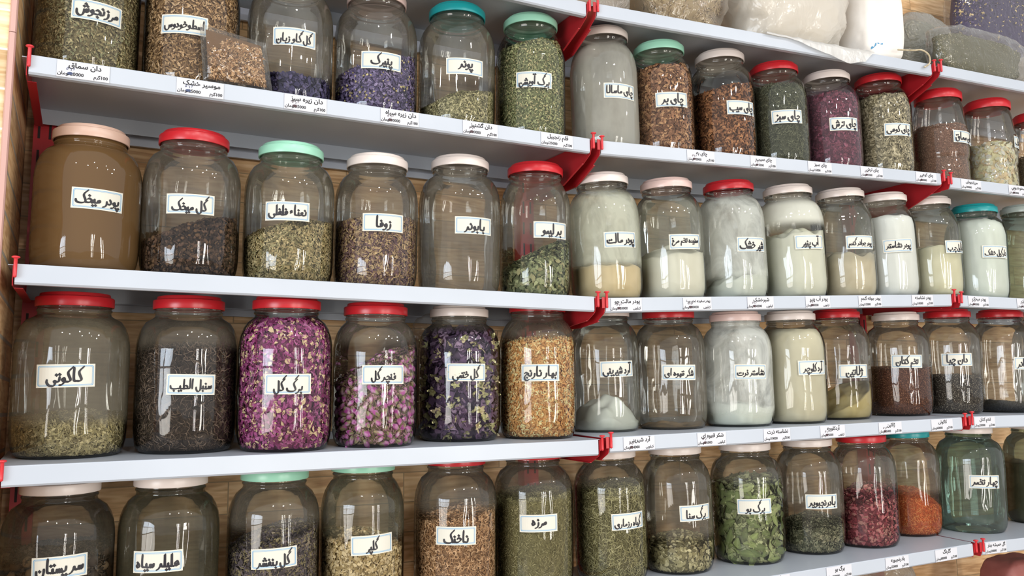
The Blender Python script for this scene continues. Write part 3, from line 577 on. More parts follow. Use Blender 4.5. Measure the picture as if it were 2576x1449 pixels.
JARS = [
 ('1a', 0, 'B', 0.0758, 0.1194, 0.08, 0.262, 9.7, 0.101),
 ('1b', 0, 'B', 0.2414, 0.1184, 0.0805, 0.262, -15.5, 0.106),
 ('1c', 0, 'B', 0.414, 0.1165, 0.0782, 0.262, -6.0, 0.118),
 ('1d', 0, 'B', 0.581, 0.1185, 0.0806, 0.262, -9.4, 0.103),
 ('1e', 0, 'B', 0.753, 0.1169, 0.0787, 0.2679, -10.2, 0.121),
 ('1f', 0, 'B', 0.923, 0.1133, 0.0745, 0.278, -21.7, 0.122),
 ('1g', 1, 'B', 0.083, 0.1167, 0.0755, 0.2839, -2.5, 0.126),
 ('1h', 1, 'B', 0.2345, 0.1159, 0.075, 0.2718, -14.6, 0.123),
 ('1i', 1, 'B', 0.4096, 0.1159, 0.0775, 0.2742, -2.3, 0.122),
 ('1j', 1, 'B', 0.5764, 0.1159, 0.0775, 0.2657, -22.2, 0.117),
 ('1k', 1, 'B', 0.749, 0.1159, 0.0775, 0.2643, -16.0, 0.115),
 ('1l', 1, 'B', 0.933, 0.1159, 0.0775, 0.2787, -14.9, 0.118),
 ('1m', 2, 'B', 0.1077, 0.1112, 0.072, 0.2687, 6.6, 0.127),
 ('1n', 2, 'B', 0.3005, 0.1112, 0.072, 0.2666, 35.1, 0.136),
 ('1o', 2, 'B', 0.5009, 0.1112, 0.072, 0.2541, 0, 0.125),
 ('2a', 0, 'C', 0.0893, 0.124, 0.0812, 0.2436, 10.4, 0.114),
 ('2b', 0, 'C', 0.2507, 0.1211, 0.0808, 0.2577, -7.0, 0.12),
 ('2c', 0, 'C', 0.4188, 0.1182, 0.0802, 0.2569, -14.3, 0.123),
 ('2d', 0, 'C', 0.5833, 0.1171, 0.0789, 0.2563, -7.6, 0.118),
 ('2e', 0, 'C', 0.7575, 0.1196, 0.0819, 0.2761, -2.3, 0.128),
 ('2f', 0, 'C', 0.9268, 0.113, 0.0741, 0.2811, -1.1, 0.134),
 ('2g', 1, 'C', 0.0744, 0.1162, 0.0779, 0.2768, -3.6, 0.125),
 ('2h', 1, 'C', 0.244, 0.1159, 0.0775, 0.2736, -7.1, 0.124),
 ('2i', 1, 'C', 0.4206, 0.1159, 0.0775, 0.2774, -2.4, 0.121),
 ('2j', 1, 'C', 0.6031, 0.1177, 0.0796, 0.2766, -9.0, 0.13),
 ('2k', 1, 'C', 0.7724, 0.1159, 0.0738, 0.2745, -11.5, 0.133),
 ('2l', 1, 'C', 0.9218, 0.1159, 0.0735, 0.2701, -24.7, 0.128),
 ('2m', 1, 'C', 1.093, 0.122, 0.0745, 0.268, 6.1, 0.128),
 ('2n', 2, 'C', 0.216, 0.1159, 0.0775, 0.2639, -13.1, 0.127),
 ('2o', 2, 'C', 0.4174, 0.1159, 0.0775, 0.2794, 0, 0.125),
 ('3a', 0, 'D', 0.0811, 0.1383, 0.085, 0.2601, -5.6, 0.127),
 ('3b', 0, 'D', 0.2565, 0.137, 0.0827, 0.2612, -0.9, 0.112),
 ('3c', 0, 'D', 0.4125, 0.086, 0.0798, 0.2626, -8.3, 0.112),
 ('3d', 0, 'D', 0.5776, 0.0954, 0.077, 0.2577, -6.0, 0.127),
 ('3e', 0, 'D', 0.7647, 0.1394, 0.0816, 0.2624, -12.8, 0.131),
 ('3f', 0, 'D', 0.931, 0.118, 0.0785, 0.276, -24.3, 0.13),
 ('3g', 1, 'D', 0.0895, 0.1659, 0.0775, 0.2693, -8.7, 0.133),
 ('3h', 1, 'D', 0.2504, 0.1478, 0.0798, 0.2665, -19.9, 0.123),
 ('3i', 1, 'D', 0.4152, 0.1173, 0.0792, 0.259, -16.0, 0.121),
 ('3j', 1, 'D', 0.5779, 0.1159, 0.0775, 0.2623, -4.5, 0.128),
 ('3k', 1, 'D', 0.7637, 0.1559, 0.0775, 0.2716, -15.9, 0.117),
 ('3l', 1, 'D', 0.988, 0.1685, 0.0806, 0.268, -32.4, 0.139),
 ('3m', 1, 'D', 1.1687, 0.1559, 0.0775, 0.277, -38.1, 0.141),
 ('3n', 2, 'D', 0.3328, 0.1559, 0.0775, 0.2838, -4.0, 0.133),
 ('4a', 0, 'E', 0.075, 0.1495, 0.0818, 0.2653, 3.7, 0.14),
 ('4b', 0, 'E', 0.2393, 0.1477, 0.0796, 0.2672, -17.2, 0.134),
 ('4c', 0, 'E', 0.4107, 0.147, 0.0788, 0.2672, -9.8, 0.122),
 ('4d', 0, 'E', 0.5712, 0.1446, 0.076, 0.2737, -2.9, 0.129),
 ('4e', 0, 'E', 0.759, 0.1484, 0.0805, 0.2753, -22.2, 0.129),
 ('4f', 0, 'E', 0.931, 0.1491, 0.0813, 0.2788, -20.0, 0.138),
 ('4g', 1, 'E', 0.0895, 0.1559, 0.0775, 0.2759, -0.9, 0.129),
 ('4h', 1, 'E', 0.2612, 0.1559, 0.0775, 0.2729, -2.8, 0.13),
 ('4i', 1, 'E', 0.4518, 0.1494, 0.0817, 0.2691, -27.8, 0.129),
 ('4j', 1, 'E', 0.6404, 0.1499, 0.0775, 0.2673, -21.8, 0.122),
 ('4k', 1, 'E', 0.8006, 0.1339, 0.0775, 0.2681, 0, 0.125),
 ('4l', 1, 'E', 0.9959, 0.1719, 0.0775, 0.266, 0, 0.125),
 ('4m', 2, 'E', 0.1442, 0.1375, 0.0829, 0.273, -26.9, 0.131),
 ('4n', 2, 'E', 0.4159, 0.1476, 0.0795, 0.276, -12, 0.13),
 ('3o', 2, 'D', 0.505, 0.156, 0.0775, 0.283, 0, 0.125),
]
SLIPS = [
 ('B', 0, 0.074, 'دان سماق', '20000', 'g', 2, 'sumac seeds'),
 ('B', 0, 0.246, 'موسیر خشک', '25000', 'g', 2, 'dried shallots'),
 ('B', 0, 0.419, 'دان زیره سبز', '35000', 'g', 1, 'green cumin seeds'),
 ('B', 0, 0.591, 'دان زیره سیاه', '30000', 'g', 1, 'black cumin seeds'),
 ('B', 0, 0.753, 'دان گشنیز', '20000', 'g', 1, 'coriander seeds'),
 ('B', 0, 0.922, 'قلم زنجبیل', '25000', 'g', 0, 'ginger sticks'),
 ('B', 1, 0.251, 'چای به', '10000', 'g', 1, 'quince tea'),
 ('B', 1, 0.424, 'چای سیب', '15000', 'g', 1, 'apple tea'),
 ('B', 1, 0.593, 'چای سبز', '15000', 'g', 0, 'green tea'),
 ('B', 1, 0.759, 'چای ترش', '25000', 'g', 1, 'hibiscus tea'),
 ('B', 1, 0.946, 'چای کوهی', '20000', 'g', 1, 'mountain tea'),
 ('B', 2, 0.076, 'مرزنجوش', '30000', 'g', 0, 'marjoram'),
 ('B', 2, 0.254, 'اسطوخدوس', '25000', 'g', 1, 'lavender'),
 ('C', 1, 0.048, 'پودر مالت جو', '120000', 'k', 1, 'barley malt powder'),
 ('C', 1, 0.224, 'پودر سفیده تخم مرغ', '280000', 'k', 1, 'egg white powder'),
 ('C', 1, 0.394, 'شیرخشک', '150000', 'k', 1, 'milk powder'),
 ('C', 1, 0.56, 'پودر آب پنیر', '60000', 'k', 1, 'whey powder'),
 ('C', 1, 0.722, 'پودر جوانه گندم', '15000', 'g', 0, 'wheat germ powder'),
 ('C', 1, 0.897, 'پودر نشاسته', '10000', 'g', 0, 'starch powder'),
 ('C', 2, 0.064, 'پودر میخک', '40000', 'g', 1, 'clove powder'),
 ('C', 2, 0.243, 'گل میخک', '40000', 'g', 1, 'whole cloves'),
 ('D', 1, 0.067, 'آرد شیرینی', '24000', 'k', 1, 'pastry flour'),
 ('D', 1, 0.245, 'شکر قهوه ای', '35000', 'k', 1, 'brown sugar'),
 ('D', 1, 0.419, 'نشاسته ذرت', '10000', 'g', 0, 'corn starch'),
 ('D', 1, 0.579, 'آردکلوچه', '25000', 'k', 1, 'cookie flour'),
 ('D', 1, 0.757, 'ژلاتین', '25000', 'g', 1, 'gelatine'),
 ('D', 1, 0.929, 'کاکوتی', '60000', 'g', 0, 'wild thyme'),
 ('D', 2, 0.047, 'تخم کتان', '20000', 'g', 0, 'flaxseed'),
 ('E', 1, 0.571, 'برگ بو', '20000', 'g', 0, 'bay leaves'),
 ('E', 1, 0.747, 'بادرنجبویه', '20000', 'g', 0, 'lemon balm'),
 ('E', 1, 0.907, 'گلرنگ', '80000', 'g', 0, 'safflower'),
 ('E', 2, 0.047, 'گل همیشه بهار', '20000', 'g', 0, 'calendula flowers'),
 ('E', 1, 0.395, 'برگ سنا', '20000', 'g', 0, 'senna leaves'),
]
def bud_mesh(q):
    """dried rosebud: overlapping pink petals closing to a point above tan-green sepals"""
    r = np.random.default_rng(40+q); seg = 12; prof = [(.0008, -.0068), (.0022, -.0062), (.0030, -.0045), (.0043, -.0015), (.0047, .001), (.0040, .0038), (.0024, .0062), (.0006, .0078)]
    V = []; C = []; F = []; pk = [srgb(x) for x in ('cc66b0', 'dd98c8', 'b84c9e', 'ecc4da')]; sp = [srgb(x) for x in ('9a9468', 'b5ac88', '8a8158', 'c2aa88')]
    for i, (rad, z) in enumerate(prof):
        for k in range(seg):
            a = 2*math.pi*k/seg; rr = rad*(1+.13*math.sin(3*a+z*500+q)+.06*r.normal()); V.append((z, rr*math.cos(a)*.95, rr*math.sin(a)*.8))
            low = z < -.0035+.003*abs(math.sin(2.5*a+q)); C.append(sp[(k//2+q) % 4] if low else pk[(k//3+i//3+q) % 4])
    for i in range(len(prof)-1):
        for k in range(seg): F.append((i*seg+k, i*seg+(k+1) % seg, (i+1)*seg+(k+1) % seg, (i+1)*seg+k))
    F += [tuple(range(seg))[::-1], tuple((len(prof)-1)*seg+k for k in range(seg))]
    return mesh('rosebud', V, F, M_herb, col=np.array(C), smooth=True)
def star_mesh(q):
    """hollyhock calyx: loose pale sepals of uneven length curling round a small button"""
    r = np.random.default_rng(60+q); V = []; C = []; F = []; pal = [srgb(x) for x in ('e0d8aa', 'cfc894', 'ecd9b0', 'c2bc8a', 'b4ae80')]
    for k in range(6+q % 2):
        a = 2*math.pi*k/6+r.normal()*.25; el = r.uniform(.05, 1.0); L = .0125*r.uniform(.6, 1.15); c = pal[r.integers(0, 5)]; o = len(V)
        for i, (t, wv) in enumerate(((0, .0016), (.4, .0034), (.75, .0026), (1, .0003))):
            rr = L*t*math.cos(el*t); z = .001+L*t*math.sin(el)*t; sx, sy = -math.sin(a)*wv, math.cos(a)*wv
            for sg in (-1, 1): V.append((rr*math.cos(a)+sg*sx, rr*math.sin(a)+sg*sy, z+.0012*(i in (1, 2)))); C.append(c)
        F += [(o+2*i, o+2*i+1, o+2*i+3, o+2*i+2) for i in range(3)]
    o = len(V)
    for k in range(6): V.append((.0036*math.cos(k*1.047), .0036*math.sin(k*1.047), .003)); C.append(srgb('d2c893'))
    V.append((0, 0, .0058)); C.append(srgb('e2d9ac')); F += [(o+k, o+(k+1) % 6, o+6) for k in range(6)]
    return mesh('hollyhock_calyx', V, F, M_herb, col=np.array(C), smooth=False)
def bay_mesh(q):
    r = np.random.default_rng(80+q); V = []; F = []; C = []; base = [srgb(x) for x in ('98a26a', '858f5e', 'a9b07c', '788256')][q]; n = 8
    for i in range(n+1):
        t = i/n; x = (t-.5)*.036; wv = .0082*math.sin(math.pi*min(1, t*.92+.04))**.8
        for j, y in enumerate((-1, -.5, 0, .5, 1)):
            V.append((x, y*wv, -.06*x*x/.036+abs(y)*.0012*math.sin(7*t+q)+r.normal()*.0002)); C.append(tuple(c*(1.25 if y == 0 else 1-.1*abs(y)*r.uniform()) for c in base))
    for i in range(n):
        for j in range(4): k = i*5+j; F.append((k, k+5, k+6, k+1))
    return mesh('bay_leaf', V, F, M_herb, col=np.array(C), smooth=True)
def plum_mesh(q):
    r = random.Random(90+q); V, F = grid_lathe([(.0005, -.0082), (.004, -.0075), (.0075, -.004), (.0088, 0), (.0078, .0042), (.004, .0074), (.0005, .008)], 12)
    V = np.array(V); V += np.array([[noise.noise(Vector(v*260)+Vector((q*5, i, 0)))*.0021 for i in range(3)] for v in V]); col = [srgb(x) for x in ('7a6048', '5d4a3a', '8a7258', '4c4036')][q]
    return fast_mesh('dried_plum', V, F, M_herb, np.tile(col, (len(V), 1)), True)
HZ = dict(dust='a39a86', amt=.42, lo=.0, hi=.26)
def hz(c='a39a86', amt=.4, lo=0., hi=.26, **k): return dict(dust=c, amt=amt, lo=lo, hi=hi, **k)
JD = {
 # upper row
 '1a': dict(word='مرزنجوش', lid='white', lab='glass jar packed with olive-grey marjoram leaves, first jar of the upper row beside the wall', fill=[('leaf', 'marjoram_leaves', 'crumbled olive-grey marjoram leaves filling the first jar of the upper row', 5.6, '9c9068 7d7250 b3a67c 675c40 8a8a66', .2, .2, .0)]),
 '1b': dict(word='اسطوخودوس', lid='white', lab='glass jar full of brown lavender, behind the small clear herb bag', fill=[('bits', 'dried_lavender', 'brown shredded lavender filling the jar behind the small clear bag', 6.2, '9b7a50 7f6240 b8946a 6a4f34 c2a27c', .2, .2, 0.)]),
 '1c': dict(word='گل گاو زبان', lid='white', lab='glass jar with a shallow layer of dark blue borage flowers at the bottom', glass=hz('a59b88', .3, .06, .24), fill=[('petal', 'borage_flowers', 'thin layer of dark indigo borage flowers at the bottom of a jar', 10, '4a4570 39355a 615a86 2a2740 55506f', .05, .056, .012)]),
 '1d': dict(word='پنیرک', lid='pink', lab='glass jar half full of purple mallow flowers with buff seed heads', glass=hz('a99f8e', .3, .14, .24), fill=[('petal', 'mallow_flowers', 'purple mallow flowers mixed with buff seed heads, half filling a jar', 7.5, '5f5580 4a4068 7a6d9c 453b5c 6d5f8a 8a7da6', .085, .142, .015, dict(extra=('grain', 6.5, 'bfae78 a99a66 d0c08c 8f8a58', 330)))]),
 '1e': dict(word='پونه', lid='teal', lab='glass jar with teal lid and a low heap of grey-green pennyroyal, upper row', glass=hz('aaa08c', .34, .1, .24), fill=[('bits', 'pennyroyal', 'low heap of grey-green pennyroyal in the teal-lidded jar of the upper row', 6, 'a49e74 88855e bdb58c 706c4a', .05, .098, .02)]),
 '1f': dict(word='برگ آویشن', lid='mint', lab='mint-lidded glass jar filled with green thyme leaves, upper row of the left bay', fill=[('leaf', 'thyme_leaves', 'green thyme leaves filling a mint-lidded jar', 5.2, '8f9862 74804c a9ad7a 5f683f b3a97c', .2, .232, .01)]),
 '1g': dict(word='چای ماسالا', lid='white', lab='cloudy almost empty glass jar standing behind the bracket pins of the upper row', glass=hz('ccc9bb', .7, .0, .24, full=.1)),
 '1h': dict(word='چای به', lid='mint', lab='mint-lidded glass jar filled with orange-brown quince chips', fill=[('chip', 'quince_chips', 'orange-brown dried quince chips filling a mint-lidded jar', 11, '9c7050 845c40 b0865e 684630', .205, .215, .005)]),
 '1i': dict(word='چای سیب', lid='white', lab='white-lidded glass jar of dark orange dried apple pieces, upper row', fill=[('chip', 'apple_pieces', 'dark orange-brown dried apple pieces filling a white-lidded jar', 11, '8c5c3a 6e452a a8744a 4e3220', .165, .2, .01)]),
 '1j': dict(word='چای سبز', lid='bright', lab='red-lidded glass jar of dark green tea leaves, upper row', fill=[('thread', 'green_tea', 'dark grey-green tea leaves filling a red-lidded jar of the upper row', 9, '666a56 50543f 7f8268 3f4334', .2, .205, .0)]),
 '1k': dict(word='چای ترش', lid='white', lab='white-lidded glass jar of dark magenta hibiscus tea', glass=hz('9a7c88', .22, .0, .22), fill=[('petal', 'hibiscus_tea', 'dark magenta hibiscus petals in a white-lidded jar', 9, '7c3a4c 632b3b 96506a 4f2433', .195, .2, .0)]),
 '1l': dict(word='چای کوهی', lid='bright', lab='red-lidded glass jar of pale grey-olive mountain tea, upper row', fill=[('leaf', 'mountain_tea', 'pale grey-olive mountain tea leaves filling a red-lidded jar', 10, 'a2987c 877e63 bcb296 6d664f', .21, .228, .01)]),
 '1m': dict(word='دان سماق', lid='bright', pet=True, lab='ribbed plastic jar with red lid holding red-brown sumac seeds', fill=[('seed', 'sumac_seeds', 'red-brown sumac seeds in the ribbed plastic jar', 4.6, 'a87860 906450 c2947a 785040', .165, .168, .004, dict(cover=3.2, maxn=11000))]),
 '1n': dict(word='موسیر خشک', lid='bright', pet=True, lab='ribbed plastic jar with red lid holding cream shallot flakes', fill=[('shard', 'shallot_flakes', 'cream dried shallot flakes in a ribbed plastic jar', 17, 'f4dcb8 ecd0a2 fae8cc dfc096', .13, .142, .012, dict(corecol='d8b888'))]),
 '1o': dict(word=None, lid='bright', pet=True, lab='red-lidded plastic jar of grey-brown seeds cut by the right edge of the photo', fill=[('seed', 'cumin_seeds', 'grey-brown seeds in the plastic jar at the right edge of the upper row', 5, '8a7a5c 726448 a39270 584c36', .12, .12, .005)]),
 # second row
 '2a': dict(word='پودر میخک', lid='beige', lab='large glass jar fogged brown inside by clove powder, with a pinkish beige lid', cat='powder', glass=hz('7d5f3c', .97, .0, .232, full=.3, scale=8.), fill=[('p', 'clove_powder', 'brown clove powder lying inside the brown fogged jar', '6e5334', '7d6040', .05, .06, .01)]),
 '2b': dict(word='گل میخک', lid='red', lab='red-lidded glass jar of dark brown cloves, second row', glass=hz('aaa190', .3, .12, .24), fill=[('clove', 'whole_cloves', 'dark brown whole cloves heaped higher on the right in a red-lidded jar', 7.5, '4d3a2c 3b2b21 62493a 2b201a 6b5038', .06, .115, .015)]),
 '2c': dict(word='نعناء فلفلی', lid='mint', lab='mint-lidded glass jar of straw-green peppermint, second row', glass=hz('aaa490', .3, .12, .24), fill=[('leaf', 'peppermint_leaves', 'straw-green broken peppermint leaves in a mint-lidded jar of the second row', 7, 'a8966a 8c7c52 bfae80 6f6844 988f66', .085, .122, .02)]),
 '2d': dict(word='زوفا', lid='white', lab='white-lidded glass jar half full of purple-brown hyssop', glass=hz('aaa08e', .28, .13, .24), fill=[('leaf', 'dried_hyssop', 'purple-brown hyssop pieces half filling a white-lidded jar', 7.5, '86694f 6f5358 a58a68 5c4448 b59a70', .125, .138, .015)]),
 '2e': dict(word='بابونه', lid='white', lab='empty clear glass jar with white lid, second row of the left bay', glass=hz('a59b88', .28, .0, .24)),
 '2f': dict(word='به لیمو', lid='bright', lab='red-lidded glass jar with a slanting heap of green lemon verbena leaves', fill=[('bigleaf', 'lemon_verbena_leaves', 'green lemon verbena leaves heaped up to the right in a red-lidded jar', 15, '87925e 6e7a48 a0a676 59643c 949067', .05, .128, .012)]),
 '2g': dict(word='پودر مالت', lid='white', lab='white-lidded glass jar with cream malt flour and floury smears above', cat='powder', glass=hz('e0e2cc', .8, .075, .23, full=.06, smear=1.5, scale=10.), fill=[('p', 'malt_flour', 'cream malt flour low in a smeared jar', 'ecd6ac', 'dfc89c', .08, .072, .012)]),
 '2h': dict(word='سفیده تخم مرغ', lid='pink', lab='pale-pink-lidded glass jar of ivory egg white powder heaped to the right', cat='powder', glass=hz('b9bba8', .35, .1, .22, smear=1.), fill=[('p', 'egg_white_powder', 'ivory egg white powder with a rounded heap in a pink-lidded jar', 'f6f2e0', 'efead6', .102, .115, .025)]),
 '2i': dict(word='شیر خشک', lid='red', lab='red-lidded glass jar of milk powder with streaked floury walls', cat='powder', glass=hz('e6e9de', .8, .05, .235, full=.04, smear=2., scale=11.), fill=[('p', 'milk_powder', 'white milk powder sloping up to the right in the streaked red-lidded jar', 'eceee2', 'dee2d6', .035, .085, .01, .006)]),
 '2j': dict(word='آب پنیر', lid='white', lab='white-lidded glass jar of pale greenish whey powder with white coated shoulders', cat='powder', glass=hz('efefe0', .97, .178, .235, full=.25), fill=[('p', 'whey_powder', 'pale greenish whey powder filling most of a white-lidded jar', 'f2f0de', 'e8e6d2', .15, .166, .012, .006)]),
 '2k': dict(word='پودر جوانه گندم', lid='white', lab='white-lidded glass jar half full of beige wheat germ powder', cat='powder', glass=hz('b4b4a4', .35, .09, .235), fill=[('p', 'wheat_germ_powder', 'beige lumpy wheat germ powder half filling a jar', 'e2d6bc', 'ccbc9e', .105, .108, .006, .006)]),
 '2l': dict(word='پودر نشاسته', lid='white', lab='white-lidded glass jar full of bright white starch', cat='powder', fill=[('p', 'starch_powder', 'bright white starch filling a jar to the shoulder', 'fafaf5', 'f4f4ee', .208, .206, .004)]),
 '2m': dict(word='نارگیل چرب', lid='white', lab='white-lidded glass jar half full of yellowish coconut powder beside the second-row bracket', cat='powder', glass=hz('b2b4a0', .25, .1, .235), fill=[('p', 'fatty_coconut_powder', 'yellowish cream coconut powder half filling a jar', 'efe9cc', 'e2dab6', .132, .134, .004)]),
 '2n': dict(word='نارگیل خشک', lid='teal', lab='teal-lidded glass jar full of white dried coconut, second row', cat='powder', glass=dict(tint='f9fbf9', edge='6d9288'), fill=[('p', 'dried_coconut', 'white dried coconut filling the teal-lidded jar of the second row', 'f0f3e8', 'e6eadc', .22, .215, .006)]),
 '2o': dict(word=None, lid='grey', lab='empty greenish glass jar with pale grey lid cut by the right edge, second row', glass=dict(tint='cde0d8', edge='3a6a62', amt=.3)),
 # third row
 '3a': dict(lsize=(.084, .0355), word='کاکوتی', lid='red', lab='dusty red-lidded glass jar with a low layer of olive wild thyme, beside the wall', glass=hz('978e78', .5, .055, .235, full=.06), fill=[('bits', 'wild_thyme', 'low layer of olive wild thyme in the dusty jar beside the wall', 7.5, 'a1966a 857b54 b9ad82 6a6142 958d6a', .058, .064, .012)]),
 '3b': dict(word='سنبل الطیب', lid='red', lab='red-lidded glass jar of dark brown valerian roots, third row', fill=[('thread', 'valerian_roots', 'dark brown tangled valerian roots in a red-lidded jar', 15, '4a3d33 382e28 5e4e42 2a2320 77665a', .17, .175, .01, dict(cover=1.8, jit=.8))]),
 '3c': dict(word='برگ گل', lid='red', lab='red-lidded glass jar filled to the neck with magenta rose petals', fill=[('petal', 'rose_petals', 'magenta and cream dried rose petals filling a jar to the neck', 9, '8e3272 74255a a95a92 5e1c46 c9b08c 9a4080', .236, .238, 0., dict(maxn=9000))]),
 '3d': dict(word='غنچه گل', lid='red', lab='red-lidded glass jar of pink rosebuds, third row', fill=[('leaf', 'rosebud_crumbs', 'olive and pink crumbs between the rosebuds in their jar', 8, '7a6a4c 8f6270 5f5238 a07a84 6e6048', .11, .185, .01, dict(deep=True))], pieces=(bud_mesh, 'rosebud', 'dried pink rosebud with tan sepals in the rosebud jar', 'rosebuds in the jar', 165, 'rosebud', .0114), psc=1.2, tilt=.4, pd=(.0055, .0095)),
 '3e': dict(word='گل ختمی', lid='white', lab='white-lidded glass jar of violet hollyhock flowers with pale yellow calyxes', fill=[('petal', 'hollyhock_petals', 'dark violet hollyhock petals filling a white-lidded jar', 19, '5a4463 43324f 77607f 33263c 654d70 8c7692', .21, .214, 0., dict(deep=True))], pieces=(star_mesh, 'hollyhock_calyx', 'pale yellow-green star-shaped hollyhock calyx against the jar glass', 'hollyhock calyxes in the jar', 95, 'flower', .0135), tilt=1.1, pd=(.006, .009)),
 '3f': dict(word='بهار نارنج', lid='red', lab='red-lidded glass jar of golden orange blossom curls', fill=[('curl', 'orange_blossoms', 'golden tan curled orange blossoms filling a red-lidded jar', 13, 'dcac6e cb9654 edc690 b07e44', .192, .2, .006, dict(cover=5.5))]),
 '3g': dict(word='آرد شیرینی', lid='white', lab='white-lidded glass jar with a heap of pale pastry flour', cat='powder', glass=hz('aeb0a2', .2, .0, .24), fill=[('p', 'pastry_flour', 'pale grey-white heap of pastry flour in a clear jar', 'f6f8f0', 'eaeee2', .042, .036, .05, .006)]),
 '3h': dict(word='شکر قهوه ای', lid='bright', lab='red-lidded nearly empty glass jar with crumbs of brown sugar', glass=hz('a39985', .3, .0, .24), cat='sugar', fill=[('p', 'brown_sugar', 'thin brown sugar crumbs at the bottom of a nearly empty jar', 'a98a62', '8e7250', .008, .009, .003)]),
 '3i': dict(word='نشاسته ذرت', lid='pink', lab='pale-pink-lidded glass jar with corn starch caked on its walls', cat='powder', glass=hz('ecefe6', .85, .03, .24, full=.0, smear=2.2, scale=9.), fill=[('p', 'corn_starch', 'pale green-white corn starch low in the caked jar', 'eef2e8', 'e4eade', .055, .04, .006)]),
 '3j': dict(word='آرد کلوچه', lid='white', lab='white-lidded glass jar full of beige cookie flour', cat='powder', fill=[('p', 'cookie_flour', 'beige cookie flour filling a jar to the shoulder', 'e2dac0', 'd9cfb3', .222, .218, .004)]),
 '3k': dict(word='ژلاتین', lid='bright', lab='red-lidded glass jar with yellowish gelatine piled on the right', cat='powder', fill=[('p', 'gelatine_powder', 'yellowish gelatine powder sloping up to the right', 'cfbd8c', 'bda86f', .012, .095, .004)]),
 '3l': dict(word='تخم کتان', lid='white', lab='white-lidded glass jar half full of red-brown flaxseed', fill=[('seed', 'flaxseed', 'red-brown flaxseed half filling a white-lidded jar', 4.4, '84543c 6b4130 a06e52 543226', .125, .12, .004, dict(cover=3.2, maxn=11000))]),
 '3m': dict(word='دان چیا', lid='bright', lab='red-lidded glass jar of dark speckled chia seeds', fill=[('grain', 'chia_seeds', 'dark speckled chia seeds in a red-lidded jar', 2.8, '5a524a 453f3a 7a7066 36312e a59c8c', .1, .095, .004, dict(cover=3.2, maxn=11000))]),
 '3n': dict(word='سیاه دانه', lid='bright', lab='red-lidded glass jar with a little black seed, cut by the right edge, third row', glass=hz('9a9282', .3, .02, .24), fill=[('grain', 'black_seed', 'thin layer of blue-black seed at the bottom of a jar', 3, '2c3038 22252c 3a3f48', .03, .02, .004)]),
 '3o': dict(word=None, lid='pink', lab='pale-pink-lidded glass jar only just showing at the right edge, third row'),
 # lowest row
 '4a': dict(word='سه پستان', lid='white', lab='glass jar of dark wrinkled sebesten plums at the lower left corner', glass=hz('7d7666', .3, .15, .25), fill=[('leaf', 'plum_crumbs', 'dark crumbs between the sebesten plums', 7, '4a3f34 3a322a 5a4c3e', .15, .16, .01, dict(deep=True))], pieces=(plum_mesh, 'dried_plum', 'dark brown wrinkled sebesten plum in the lower left jar', 'sebesten plums in the jar', 75, 'dried fruit', .0158), tilt=.8, pd=(.0095, .011)),
 '4b': dict(word='هلیله سیاه', lid='white', lab='white-lidded glass jar of dim olive tint holding black myrobalan, bottom row', glass=hz('6d6750', .5, .06, .245), fill=[('chunk', 'black_myrobalan', 'black myrobalan pieces low in the dim olive jar', 11, '33302a 26241f 45413a', .07, .075, .01)]),
 '4c': dict(word='گل بنفشه', lid='mint', rot=.03, lab='mint-lidded glass jar of grey-violet dried violets, bottom row', fill=[('leaf', 'dried_violets', 'grey-violet and olive dried violets in a mint-lidded jar', 8, '6a5f64 544a50 7f7260 857a58 474045', .13, .17, .012)]),
 '4d': dict(word='گلپر', lid='mint', rot=.02, lab='mint-lidded glass jar of flat straw-coloured hogweed seeds, bottom row', glass=hz('8f8c74', .34, .14, .245), fill=[('disc', 'hogweed_seeds', 'flat oval straw-coloured hogweed seeds in a mint-lidded jar', 8.5, 'bda676 a28b5c d3be92 8a764c c8b48c', .145, .12, .02)]),
 '4e': dict(word='ناخنک', lid='red', lab='red-lidded glass jar of tan hooked melilot pods, bottom row', fill=[('hook', 'melilot_pods', 'tan hook-shaped melilot pods in a red-lidded jar', 11, 'b58a60 9c744c cba47c 7f5c3c', .155, .172, .008, dict(cover=5.))]),
 '4f': dict(word='مرزه', lid='red', lab='glass jar of fine olive savory, bottom row beneath the left bay\'s right end', fill=[('needle', 'dried_savory', 'fine olive savory needles filling a jar of the bottom row', 6.5, '938c5e 7a744a aba478 625c3a', .185, .197, .006, dict(cover=2.2, maxn=8500))]),
 '4g': dict(word='گیاه رزماری', lid='white', lab='white-lidded glass jar of olive rosemary needles, bottom row', fill=[('needle', 'rosemary_needles', 'long olive rosemary needles filling a white-lidded jar', 11.5, '918c60 78734b aaa47a 605b3a', .19, .202, .006, dict(cover=2.4, maxn=8000))]),
 '4h': dict(word='برگ سنا', lid='white', lab='white-lidded glass jar with a low heap of pale senna leaves', glass=hz('a89f8c', .32, .08, .24), fill=[('disc', 'senna_leaves', 'low heap of pale khaki senna leaves', 12, 'a29a70 88805a bab28a 6e6748', .056, .068, .02)]),
 '4i': dict(word='برگ بو', lid='white', lab='white-lidded glass jar of large green bay leaves', fill=[('bigleaf', 'bay_leaf_pieces', 'broken green bay leaf pieces between the whole leaves', 20, '8c9664 78825a a2aa78 646c48', .165, .185, .01, dict(deep=True))], pieces=(bay_mesh, 'bay_leaf', 'whole green bay leaf pressed against the bay leaf jar', 'bay leaves in the jar', 85, 'leaf', .0155), tilt=.22, pd=(.0025, .007)),
 '4j': dict(word='بادرنجبویه', lid='white', lab='white-lidded glass jar of dark green lemon balm, bottom row', glass=hz('a39b8a', .32, .09, .24), fill=[('leaf', 'lemon_balm', 'dark green lemon balm crumbs in a white-lidded jar', 8, '646650 50523e 7c7e64 40422f 8e8a70', .06, .075, .018)]),
